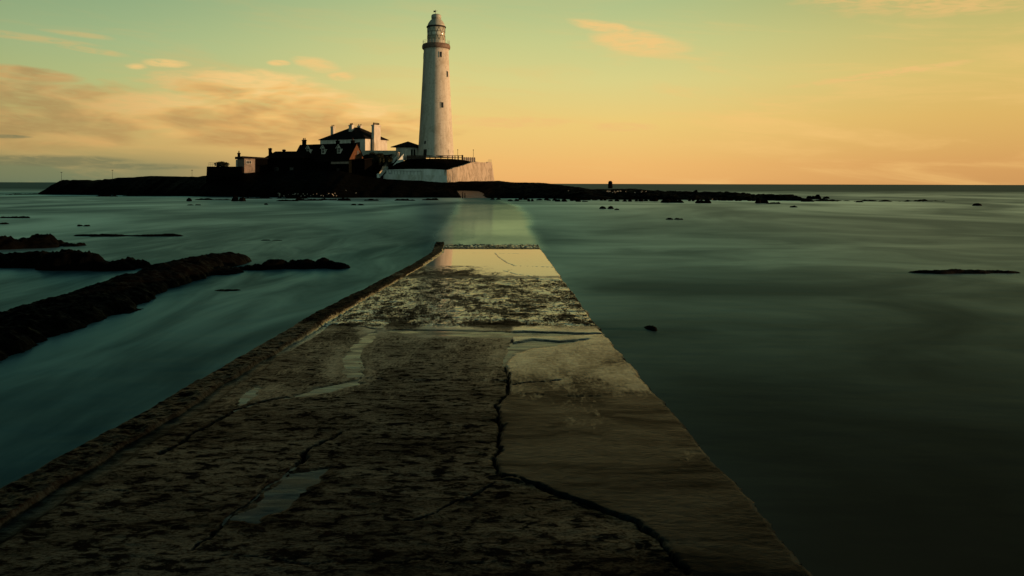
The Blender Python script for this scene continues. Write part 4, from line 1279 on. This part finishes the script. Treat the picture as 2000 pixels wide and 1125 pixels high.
# long low building
bf = Frame(592, 199, 12)
bL, bW = -bf.x_at(519), 6.0
lb = thing('low_outbuilding', 'long low dark outbuilding with a stubby chimney left of the dormer cottage', 'outbuilding', (bf.o.x, bf.o.y, 5.4), bf.a)
beh = bf.z_at(555, 309, -bL / 2, 0) - 5.4
brh = bf.z_at(560, 295.5, -bL / 2, 3) - 5.4
MB().add([(-bL, 0, -1.5), (0, 0, -1.5), (0, bW, -1.5), (-bL, bW, -1.5), (-bL, 0, beh), (0, 0, beh), (0, bW, beh), (-bL, bW, beh), (-bL, bW / 2, brh - .12), (0, bW / 2, brh - .12)],
         [(0, 3, 2, 1), (0, 1, 5, 4), (2, 3, 7, 6), (1, 2, 6, 9, 5), (3, 0, 4, 8, 7)]).build('wall', 'stone_and_shade', lb)
hip_roof(-bL, 0, 0, bW, beh, brh, (-bL + 1.0, -.02), 0.3, 0.12).build('roof', 'pantile', lb)
x_ = bf.x_at(527.5, bW / 2)
chimney(lb, x_, bW / 2, 0.6, 0.6, brh - 1.2, bf.z_at(527, 289.5, x_, 3) - 5.4, 'stone_and_shade', 1, ph=.1)
x_ = bf.x_at(554.5, bW / 2)
chimney(lb, x_, bW / 2, 0.6, 0.5, brh - .6, bf.z_at(554, 292.2, x_, 3) - 5.4, 'stone_and_shade', 1, ph=.1)
for f_ in (.3, .7):
    window_part(lb, -bL * f_ - .5, -bL * f_ + .4, 0, 0.3, 1.6, 'darkpaint')

# pale walled little house
hf = Frame(477, 195, 58)
hL, hW = -hf.x_at(463.5), hf.y_at(498)
hz = 4.8
ph_ = thing('flat_roofed_house', 'little pale walled house under a low dark roof at the left of the group', 'house', (hf.o.x, hf.o.y, hz), hf.a)
he = hf.z_at(477, 309.5, 0, 0) - hz
hW2 = hf.y_at(523)
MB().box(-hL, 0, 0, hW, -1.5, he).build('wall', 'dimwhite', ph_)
MB().box(-hL + .3, -.25, hW + .004, hW2, -1.5, he - .02).build('annex', 'stone_and_shade', ph_)
MB().hexa([(-hL - .45, -.5, he + .003), (.4, -.5, he + .003), (.4, hW2, he + .003), (-hL - .45, hW2, he + .003)],
          [(-hL - .45, -.5, he + .60), (.4, -.5, he + .55), (.4, hW2, he + .30), (-hL - .45, hW2, he + .32)]).build('roof', 'slate', ph_)
x_ = hf.x_at(466.5, 1.2)
chimney(ph_, x_, 1.2, 0.6, 0.55, he, hf.z_at(466, 298.5, x_, 1.2) - hz, 'stone_and_shade', 1, ph=.5)
hy0, hy1 = hf.y_at(481), hf.y_at(490)
hz0, hz1 = hf.z_at(485, 319.5, 0, hy0) - hz, hf.z_at(485, 314.5, 0, hy0) - hz
hw2 = MB().box(-.1, .07, hy0 - .1, hy0, hz0 - .1, hz1 + .1).box(-.1, .07, hy1, hy1 + .1, hz0 - .1, hz1 + .1).box(-.1, .07, hy0, hy1, hz1, hz1 + .1).box(-.1, .10, hy0, hy1, hz0 - .1, hz0)
for i in (1, 2):
    hw2.box(-.1, .05, hy0 + (hy1 - hy0) * i / 3 - .03, hy0 + (hy1 - hy0) * i / 3 + .03, hz0, hz1)
hw2 = hw2.build('window', 'white', ph_)
MB().box(-.1, .02, hy0, hy1, hz0, hz1).build('pane', 'glass', hw2)
gx_ = hf.x_at(458)
MB().box(gx_, -hL - .02, 0.3, 0.7, -1.5, hf.z_at(458, 312, gx_, 0.3) - hz).build('garden_wall', 'seawall', ph_)

# dark wall at the left with a railing on it
wd_ = 192.0
wl = MB()
xa, xb = Xd(403.5, wd_), Xd(472, wd_)
zt_ = Zd(420, 325.2, wd_)
wl.hexa([(xa - .15, wd_, 2.6), (xb, wd_, 2.6), (xb, wd_ + 1.2, 2.6), (xa - .15, wd_ + 9, 2.6)], [(xa, wd_ + .1, zt_), (xb, wd_ + .1, zt_), (xb, wd_ + 1.2, zt_), (xa, wd_ + 9, zt_)])
ob = wl.build('retaining_wall', 'stone_and_shade')
tag(ob, 'dark stone retaining wall at the left end of the buildings', 'wall')
ra_ = thing('railing', 'thin metal railing on the dark wall at the left end', 'railing', (Xd(406, wd_), wd_ + .5, zt_))
w_ = Xd(421, wd_) - Xd(406, wd_)
for i in range(5):
    MB().bar((w_ * i / 4, 0, 0), (w_ * i / 4, 0, .95), 0.035, 5).build('post', 'copper', ra_)
MB().bar((0, 0, .93), (w_, 0, .93), 0.03, 5).bar((0, 0, .5), (w_, 0, .5), 0.02, 5).build('rail', 'copper', ra_)


# shrubs: stems and thousands of leaf faces
def shrub(name, px, py_base, d, wpx, hpx, label, seed, group=None, cat='shrub', n=1500):
    rr = random.Random(seed)
    p = PX(px, py_base, d)
    th = thing(name, label, cat, (p.x, d, p.z), 0, group)
    W_, Hh = wpx * d / F / 2, hpx * d / F
    st_ = MB()
    cl = []
    for i in range(9):
        a = rr.uniform(0, 6.28)
        e = Vector((math.cos(a) * W_ * rr.uniform(.1, .75), math.sin(a) * W_ * .5 * rr.uniform(.1, .8), Hh * rr.uniform(.45, .85)))
        e.z *= 1 - 0.45 * (abs(e.x) / W_) ** 2
        st_.bar((e.x * .25, e.y * .25, -0.4), e, 0.06, 5, 0.015)
        cl.append(e)
    st_.build('stem', 'wood', th)
    lf_ = MB()
    for i in range(n):
        c_ = rr.choice(cl)
        v_ = Vector((rr.gauss(0, 1), rr.gauss(0, 1), rr.gauss(0, 1))).normalized() * rr.random() ** .4
        q_ = Vector((c_.x + v_.x * W_ * .38, c_.y + v_.y * W_ * .3, max(-0.2, c_.z + v_.z * Hh * .28)))
        s_ = rr.uniform(.09, .2)
        n1 = Vector((rr.gauss(0, 1), rr.gauss(0, 1), rr.gauss(0, 1))).normalized()
        n2 = n1.orthogonal().normalized()
        n3 = n1.cross(n2)
        lf_.add([q_ - n2 * s_, q_ + n3 * s_ * .5, q_ + n2 * s_, q_ - n3 * s_ * .5], [(0, 1, 2, 3)])
    for e in cl:                                 # dense heart of each clump
        lf_.lathe([(0.05, e.z - Hh * .5), (W_ * .26, e.z - Hh * .25), (W_ * .22, e.z), (0.04, e.z + Hh * .12)], 9, (e.x, e.y))
    lf_.build('foliage', 'leaf', th)
    return th


shrub('shrub', 437, 329, 195, 44, 13, 'rounded dark bush on the dark wall at the left end', 3)
shrub('shrub', 726, 318, 201, 24, 20, 'dark bush against the white house right of the gable', 4, 'bushes below the white house')
shrub('shrub', 742, 319, 200.5, 26, 19, 'middle dark bush under the pale garden wall', 5, 'bushes below the white house')
shrub('shrub', 757, 322, 201, 22, 17, 'lowest dark bush beside the stair railing', 6, 'bushes below the white house')

# garden wall between the house and the pavilion
gd = 204.0
g0, g1 = Xd(712, gd), Xd(775, gd)
gm = MB().box(g0, g1, gd, gd + .45, 7.5, Zd(740, 295.5, gd)).box(g0, g1 + .1, gd - .08, gd + .53, Zd(740, 295.5, gd) + .003, Zd(740, 294.0, gd)).build('garden_wall', 'oldwall')
tag(gm, 'plain pale wall joining the white house to the small pavilion', 'wall')

# the dark bank under that wall
by = np.linspace(0, 1, 16)[:, None]
bx = np.linspace(0, 1, 30)[None, :]
YY = 199.6 + 4.3 * by + 0 * bx
pxl, pxr = 690 + 8 * by, 737 + 36 * by
XX = (pxl + (pxr - pxl) * bx - 1000) * YY / F
ZZ = 4.2 + (Zd(745, 302, 204) - 4.2) * np.sin(by * math.pi / 2) ** 0.8 + 0 * bx
ZZ = ZZ + 0.3 * fbm(XX, YY, 55, 4) - 0.9 * (1 - sst(bx, 0, .25)) * by
ob = grid_object('grass_bank', XX, YY, ZZ, 'land')
tag(ob, 'dark overgrown bank between the gable and the stairs', kind='structure')

# pavilion
pf = Frame(791, 204, 40)
pL, pW = -pf.x_at(773), 5.2
pz = Zd(791, 306, 204)
pv = thing('pavilion', 'small pale pavilion with a wide dark hipped roof at the tower foot', 'pavilion', (pf.o.x, pf.o.y, pz), pf.a)
pe = pf.z_at(791, 287.3, 0, 0) - pz
pr = pf.z_at(788, 276, -pL / 2, pW / 2) - pz
MB().box(-pL, 0, 0, pW, -.8, pe).build('wall', 'white', pv)
hip_roof(-pL, 0, 0, pW, pe, pr, None, 0.95, 0.18).build('roof', 'slate', pv)
y0_, y1_ = pf.y_at(802), pf.y_at(811)
dm = MB().box(-.1, .05, y0_ - .1, y0_, .2, 2.1).box(-.1, .05, y1_, y1_ + .1, .2, 2.1).box(-.1, .05, y0_, y1_, 2.0, 2.1).box(-.1, .06, (y0_ + y1_) / 2 - .1, (y0_ + y1_) / 2 + .1, .2, 2.0).build('window', 'white', pv)
MB().box(-.1, .02, y0_, y1_, .2, 2.0).build('pane', 'glass', dm)

# ------------------------------------------------------------------ terrace, sea wall, bastion
# plan points (px, depth) of the foot of the wall, left to right
foot = [(752, 198.5, 348), (775, 196.6, 351.5), (800, 195, 353.6), (830, 193.6, 354.6), (855, 192.9, 355), (873, 192.6, 355.4)]
tops = [331.5, 330.5, 330, 330, 331, 332.5]
sw = MB()
vs, fs = [], []
lo, mid_o, mid_i, up = [], [], [], []
for (px, d, pyb), pyt in zip(foot, tops):
    zb, zt2 = Zd(px, pyb, d), Zd(px, pyt, d)
    zm = zb + (zt2 - zb) * .52
    x_ = Xd(px, d)
    lo.append((x_, d - .15, zb - 1.0))
    mid_o.append((x_, d, zm))
    mid_i.append((x_ + .2, d + .7, zm + .02))
    up.append((x_ + .22, d + .8, zt2))
inn = [(x + .25, y + .5, z_ + .02) for x, y, z_ in up]
rows = [lo, mid_o, mid_i, up, inn]
n_ = len(lo)
for r_ in rows: vs += r_
for j in range(len(rows) - 1):
    for i in range(n_ - 1):
        fs.append((j * n_ + i, j * n_ + i + 1, (j + 1) * n_ + i + 1, (j + 1) * n_ + i))
k0 = len(vs)
vs += [(x, y, -0.5 + 3.0) for x, y, _ in inn]
for i in range(n_ - 1):
    fs.append((4 * n_ + i, 4 * n_ + i + 1, k0 + i + 1, k0 + i))
sw.add(vs, fs)
ob = sw.build('sea_wall', 'seawall')
tag(ob, 'long curved white sea wall below the lighthouse terrace', 'wall')
rg = thing('wall_railing', 'thin dark railing along the ledge of the white sea wall', 'railing', (0, 0, 0))
rgp = [(mid_o[i][0] + .1, mid_o[i][1] + .35, mid_o[i][2]) for i in range(n_)]
seg = []
for i in range(3):
    for k_ in range(4):
        f_ = k_ / 4
        seg.append(tuple(rgp[i][j] + (rgp[i + 1][j] - rgp[i][j]) * f_ for j in range(3)))
rg.location = seg[0]
seg = [tuple(p[j] - rg.location[j] for j in range(3)) for p in seg]
for p in seg:
    MB().bar(p, (p[0], p[1], p[2] + 0.95), 0.035, 5).build('post', 'darkpaint', rg)
rl = MB()
for a, b_ in zip(seg[:-1], seg[1:]):
    rl.bar((a[0], a[1], a[2] + .93), (b_[0], b_[1], b_[2] + .93), 0.025, 5)
rl.build('rail', 'darkpaint', rg)

# bastion: battered stone face turning to the right, its top climbing with the bank
bpts = [(873, 192.6, 355.4, 332.5), (880, 192.6, 355.6, 330.5), (893, 193.6, 355.6, 326.5), (908, 195.5, 355.8, 321.5), (922, 197.5, 356, 316.3), (942, 200.0, 356.2, 316.6), (961, 202.5, 356.6, 317.2)]
lo, up = [], []
for i, (px, d, pyb, pyt) in enumerate(bpts):
    bat = 0.8 if i else .2
    f_ = i / (len(bpts) - 1)
    lo.append((Xd(px + 6.5 * f_, d), d - .1, Zd(px, pyb, d) - 1.3))
    up.append((Xd(px, d) - .1, d + bat, Zd(px, pyt, d + bat)))
lo.append((Xd(966, 216), 216, 2.3)); up.append((Xd(958, 216), 216, Zd(958, 318, 216)))
res_lo, res_up = [], []
for i in range(len(lo) - 1):
    for k_ in range(6):
        f_ = k_ / 6
        jit = random.uniform(-.12, .12) if 0 < i else 0
        res_lo.append(tuple(lo[i][j] + (lo[i + 1][j] - lo[i][j]) * f_ for j in range(3)))
        a_ = [up[i][j] + (up[i + 1][j] - up[i][j]) * f_ for j in range(3)]
        res_up.append((a_[0], a_[1], a_[2] + jit))
res_lo.append(lo[-1]); res_up.append(up[-1])
n_ = len(res_lo)
lv = 10
bvs, bfs = [], []
for r_ in range(lv + 1):
    f_ = r_ / lv
    for i in range(n_):
        a_, b_ = res_lo[i], res_up[i]
        k_ = random.uniform(-.05, .05) if 0 < r_ < lv else 0
        bvs.append((a_[0] + (b_[0] - a_[0]) * f_ + k_, a_[1] + (b_[1] - a_[1]) * f_ + k_, a_[2] + (b_[2] - a_[2]) * f_))
for r_ in range(lv):
    for i in range(n_ - 1):
        bfs.append((r_ * n_ + i, r_ * n_ + i + 1, (r_ + 1) * n_ + i + 1, (r_ + 1) * n_ + i))
k0 = len(bvs)
bvs += [(x - .55, y + .45, z_ + .01) for x, y, z_ in res_up]
bvs += [(x - .6, y + .5, z_ - 2.0) for x, y, z_ in res_up]
for i in range(n_ - 1):
    bfs.append((lv * n_ + i, lv * n_ + i + 1, k0 + i + 1, k0 + i))
    bfs.append((k0 + i, k0 + i + 1, k0 + n_ + i + 1, k0 + n_ + i))
ob = MB().add(bvs, bfs).build('bastion', 'masonry')
tag(ob, 'sunlit battered stone bastion at the right end of the sea wall', 'wall')

# the terrace ground behind those walls, with its grass bank
tz = lz + 0.1
front = [(x, y, z_ - .25) for x, y, z_ in inn] + [(x - .5, y + .4, z_ - .3) for x, y, z_ in up[1:5]]
fence_d = 202.5
NXT = 40
fx = np.array([p[0] for p in front]); fy = np.array([p[1] for p in front]); fz = np.array([p[2] for p in front])
o_ = np.argsort(fx)
fx, fy, fz = fx[o_], fy[o_], fz[o_]
xs = np.linspace(fx[0], Xd(936, 203), NXT)
rows_ = np.linspace(0, 1, 14)
XX = np.repeat(xs[None, :], 15, 0)
f0, z0_ = np.interp(xs, fx, fy), np.interp(xs, fx, fz)
dep_b = np.maximum(fence_d, f0 + .6)
topz = np.interp(1000 + xs * F / 202.5, [750, 785, 797, 850, 880, 905, 925, 945, 960], [Zd(750, 320, 202), Zd(785, 316, 202), Zd(797, 310.5, 202), Zd(850, 309.5, 202), Zd(880, 310, 202), Zd(905, 312, 202), Zd(925, 317, 202), Zd(945, 319, 203), Zd(960, 320, 203)])
YY = f0[None, :] + (dep_b - f0)[None, :] * rows_[:, None]
ZZ = z0_[None, :] + (topz - z0_)[None, :] * (np.sin(rows_[:, None] * math.pi / 2) ** 0.9)
ZZ = ZZ + 0.16 * fbm(XX[:14] * 1.3, YY * 1.3, 77, 4) * np.sin(rows_[:, None] * math.pi)
YY = np.concatenate([YY, np.full((1, NXT), 232.0)])
ZZ = np.concatenate([ZZ, np.minimum(topz, tz)[None, :]])
ob = grid_object('terrace_ground', XX, YY, ZZ, 'land')
tag(ob, 'dark grass bank rising behind the sea wall to the lighthouse', kind='structure')

# fence
fn = thing('wooden_fence', 'dark post and rail fence along the top of the grass bank', 'fence', (Xd(795, fence_d), fence_d, Zd(795, 311, fence_d)))
bz = Zd(795, 311, fence_d)
tp = Zd(850, 303.2, fence_d) - bz
posts = [796, 803, 811, 820, 829, 839.5, 850, 861, 874.5, 883.5, 888.5, 895, 903]
for i, px in enumerate(posts):
    x_ = Xd(px, fence_d) - Xd(795, fence_d)
    w_ = 0.11 if px < 900 else 0.2
    MB().box(x_ - w_, x_ + w_, -w_, w_, -.5, tp - .02 + (.1 if px > 900 else 0)).build('post', 'wood', fn)
xe = Xd(904, fence_d) - Xd(795, fence_d)
for zz_ in (tp - .13, tp - .62):
    MB().box(-.1, xe, -.19, -.115, zz_ - .07, zz_ + .08).build('rail', 'wood', fn)
MB().box(-.1, Xd(832, fence_d) - Xd(795, fence_d), -.05, .05, .1, tp - .24).build('mesh_panel', 'darkpaint', fn)
# low parapet right of the fence
pp = MB()
a0, a1 = Xd(905, 202.8), Xd(928.5, 204.5)
pp.hexa([(a0, 202.8, 6), (a1, 204.5, 6), (a1, 205, 6), (a0, 203.3, 6)], [(a0, 202.8, Zd(905, 307.2, 202.8)), (a1, 204.5, Zd(928, 307.8, 204.5)), (a1, 205, Zd(928, 307.8, 204.5)), (a0, 203.3, Zd(905, 307.2, 202.8))])
for i in range(6):
    f_ = (i + .5) / 6
    pp.box(a0 + (a1 - a0) * f_ - .12, a0 + (a1 - a0) * f_ + .12, 202.8 + 1.7 * f_ - .1, 202.8 + 1.7 * f_ + .2, 6, Zd(905, 306.9, 203))
ob = pp.build('parapet', 'masonry')
tag(ob, 'low stone parapet between the fence and the bastion', 'wall')
for px, py0, d, lab in ((893.8, 293.5, 204, 'thin lamp pole rising behind the fence right of the tower'), (924.3, 293.8, 206, 'thin pole with a small knob behind the low parapet')):
    zb_ = Zd(px, 309, d)
    zt2 = Zd(px, py0, d)
    th = thing('pole', lab, 'pole', (Xd(px, d), d, zb_), 0, 'thin poles on the lighthouse terrace')
    MB().bar((0, 0, -.6), (0, 0, zt2 - zb_), 0.05, 6).build('shaft', 'darkpaint', th)
    MB().lathe([(0.04, zt2 - zb_ - .02), (0.13, zt2 - zb_ + .08), (0.1, zt2 - zb_ + .2), (0.02, zt2 - zb_ + .26)], 8).build('lamp_head', 'darkpaint', th)
th = thing('bastion_railing', 'short pale railing on top of the sunlit bastion', 'railing', (Xd(953.5, 203), 203, Zd(953, 318.5, 203)))
for i in range(4):
    MB().bar((i * .27, 0, 0), (i * .27, 0, .85), 0.03, 5).build('post', 'copper', th)
MB().bar((0, 0, .83), (.81, 0, .83), 0.025, 5).build('rail', 'copper', th)

# stairs
p0, p1 = Vector((Xd(745, 199.5), 199.5, Zd(745, 349, 199.5))), Vector((Xd(783, 203.5), 203.5, Zd(783, 306.5, 203.5)))
stt = thing('staircase', 'straight outdoor stair between pale parapets climbing to the pavilion', 'stairs', p0)
dirn = Vector((p1.x - p0.x, p1.y - p0.y, 0))
run = dirn.length
dirn.normalize()
side = Vector((dirn.y, -dirn.x, 0))       # towards the camera and right
rise_ = p1.z - p0.z
ns = 28
tread = MB()
for i in range(ns):
    a_ = dirn * (run * i / ns)
    b_ = dirn * (run * (i + 1) / ns)
    z_ = rise_ * (i + 1) / ns
    lo = [a_ + side * .9, b_ + side * .9, b_ - side * .9, a_ - side * .9]
    tread.hexa([(p.x, p.y, -1.5) for p in lo], [(p.x, p.y, z_) for p in lo])
tread.build('steps', 'stone_and_shade', stt)
for sg, mt, hh, nm in ((1, 'seawall', .55, 'parapet'), (-1, 'seawall', .75, 'parapet')):
    lo = [side * (sg * 1.25) , side * (sg * 1.25) + dirn * run, side * (sg * .905) + dirn * run, side * (sg * .905)]
    if sg < 0: lo = [lo[3], lo[2], lo[1], lo[0]]
    lift = [0.2, rise_ + .2, rise_ + .2, 0.2]
    pr_ = MB().hexa([(p.x, p.y, -1.8) for p in lo], [(p.x, p.y, lift[i] + hh) for i, p in enumerate(lo)]).build(nm, mt, stt)
    if sg < 0:
        br = MB()
        for i in range(16):
            f_ = (i + .5) / 16
            q_ = -side * 1.08 + dirn * run * f_
            br.bar((q_.x, q_.y, rise_ * f_ + .6), (q_.x, q_.y, rise_ * f_ + 1.6), 0.04, 5)
        a_, b_ = -side * 1.08, -side * 1.08 + dirn * run
        br.bar((a_.x, a_.y, 1.58), (b_.x, b_.y, rise_ + 1.58), 0.05, 6)
        br.build('handrail', 'copper', stt)
for q_, lab in (((778.5, 304.5, 203.0), 0), ((739.5, 348, 199.2), 1)):
    pt_ = PX(*q_) - p0
    MB().box(pt_.x - .28, pt_.x + .28, pt_.y - .9, pt_.y - .4, pt_.z - 1.6, pt_.z + (.7 if lab == 0 else .9)).lathe([(.42, pt_.z + (.705 if lab == 0 else .905)), (.42, pt_.z + (.82 if lab == 0 else 1.02)), (.1, pt_.z + (1.0 if lab == 0 else 1.2))], 8, (pt_.x, pt_.y - .65)).build('pillar', 'masonry' if lab == 0 else 'seawall', stt)
bp = thing('notice_board', 'small blue panel on legs at the stair end of the white sea wall', 'board', (Xd(764.5, 199), 198.6, Zd(764, 347, 199)))
MB().box(-.42, .42, -.05, .05, .5, 1.25).build('board', 'bluepaint', bp)
for s_ in (-.32, .32):
    MB().bar((s_, 0.09, -.6), (s_, 0.09, 1.2), 0.04, 5).build('leg', 'darkpaint', bp)

# poles on the left land
for px, py0, pyb, d, lab in ((120, 336, 352, 204, 'faint thin pole above the rocky tip at the far left'), (219.5, 332, 351, 206, 'taller thin pole with a tiny head on the left grass'), (375, 332, 347, 205, 'thin pole with a cross head just left of the dark wall')):
    zb_ = Zd(px, pyb, d)
    th = thing('pole', lab, 'pole', (Xd(px, d), d, zb_ - .6), 0, 'thin poles on the left land')
    hh = Zd(px, py0, d) - zb_ + .6
    MB().bar((0, 0, 0), (0, 0, hh), 0.045, 6, 0.03).build('shaft', 'darkpaint', th)
    MB().box(-.22, .22, -.05, .05, hh - .12, hh).build('head', 'darkpaint', th)

# far sea marker
bd = 560.0
bx_ = Xd(1192, bd)
bc = thing('sea_marker', 'dark squat marker tower standing in the sea beyond the reef', 'beacon', (bx_, bd, -.5))
hz_ = Zd(1192, 353.3, bd) + .5
MB().lathe([(1.65, 0), (1.6, 2.2), (1.45, hz_ - .9), (1.4, hz_ - .6)], 14).build('body', 'stone_and_shade', bc)
MB().lathe([(1.0, hz_ - .61), (1.05, hz_ - .1), (.7, hz_)], 14).build('cap', 'stone_and_shade', bc)

# ------------------------------------------------------------------ birds at roost
def bird_mesh():
    mb = MB()
    vs, fs = [], []
    prof_ = [(-.20, .015, .16), (-.12, .055, .17), (0, .085, .19), (.08, .075, .215), (.13, .045, .26), (.15, .04, .30), (.17, .03, .325), (.2, .008, .32), (.25, .004, .31)]
    n = 8
    for x, r, z_ in prof_:
        for i in range(n):
            a = 2 * math.pi * i / n
            vs.append((x, r * math.cos(a), z_ + r * math.sin(a)))
    for j in range(len(prof_) - 1):
        for i in range(n):
            fs.append((j * n + i, j * n + (i + 1) % n, (j + 1) * n + (i + 1) % n, (j + 1) * n + i))
    mb.add(vs, fs)
    mb.bar((0, .03, 0), (0.01, .03, .13), .008, 4).bar((0, -.03, 0), (0.01, -.03, .13), .008, 4)
    return mb


b0 = bird_mesh().build('bird', 'feather', smooth=True)
first = True
spots = [(random.uniform(540, 662), random.uniform(379.5, 385), 0) for _ in range(26)] + [(random.uniform(1178, 1262), random.uniform(374.5, 378), 1) for _ in range(20)] + [(1110, 374.3, 1), (676, 374, 0), (695, 378.6, 0), (1391, 391, 1)]
for px, py, g_ in spots:
    p = on_land(px, py)
    if p is None or p.z < 0.05: continue
    o_ = b0 if first else b0.copy()
    if not first: COL.objects.link(o_)
    first = False
    o_.location = p - Vector((0, 0, 0.02))
    o_.rotation_euler = (0, 0, random.uniform(0, 6.28))
    s_ = random.uniform(0.72, 1.0)
    o_.scale = (s_, s_, s_)
    tag(o_, 'tiny pale bird roosting on the dark shore rocks ' + ('right of the ramp' if g_ else 'left of the ramp, under the houses'), 'bird',
        'pale birds roosting on the reef right of the ramp' if g_ else 'pale birds roosting on the shore left of the ramp')
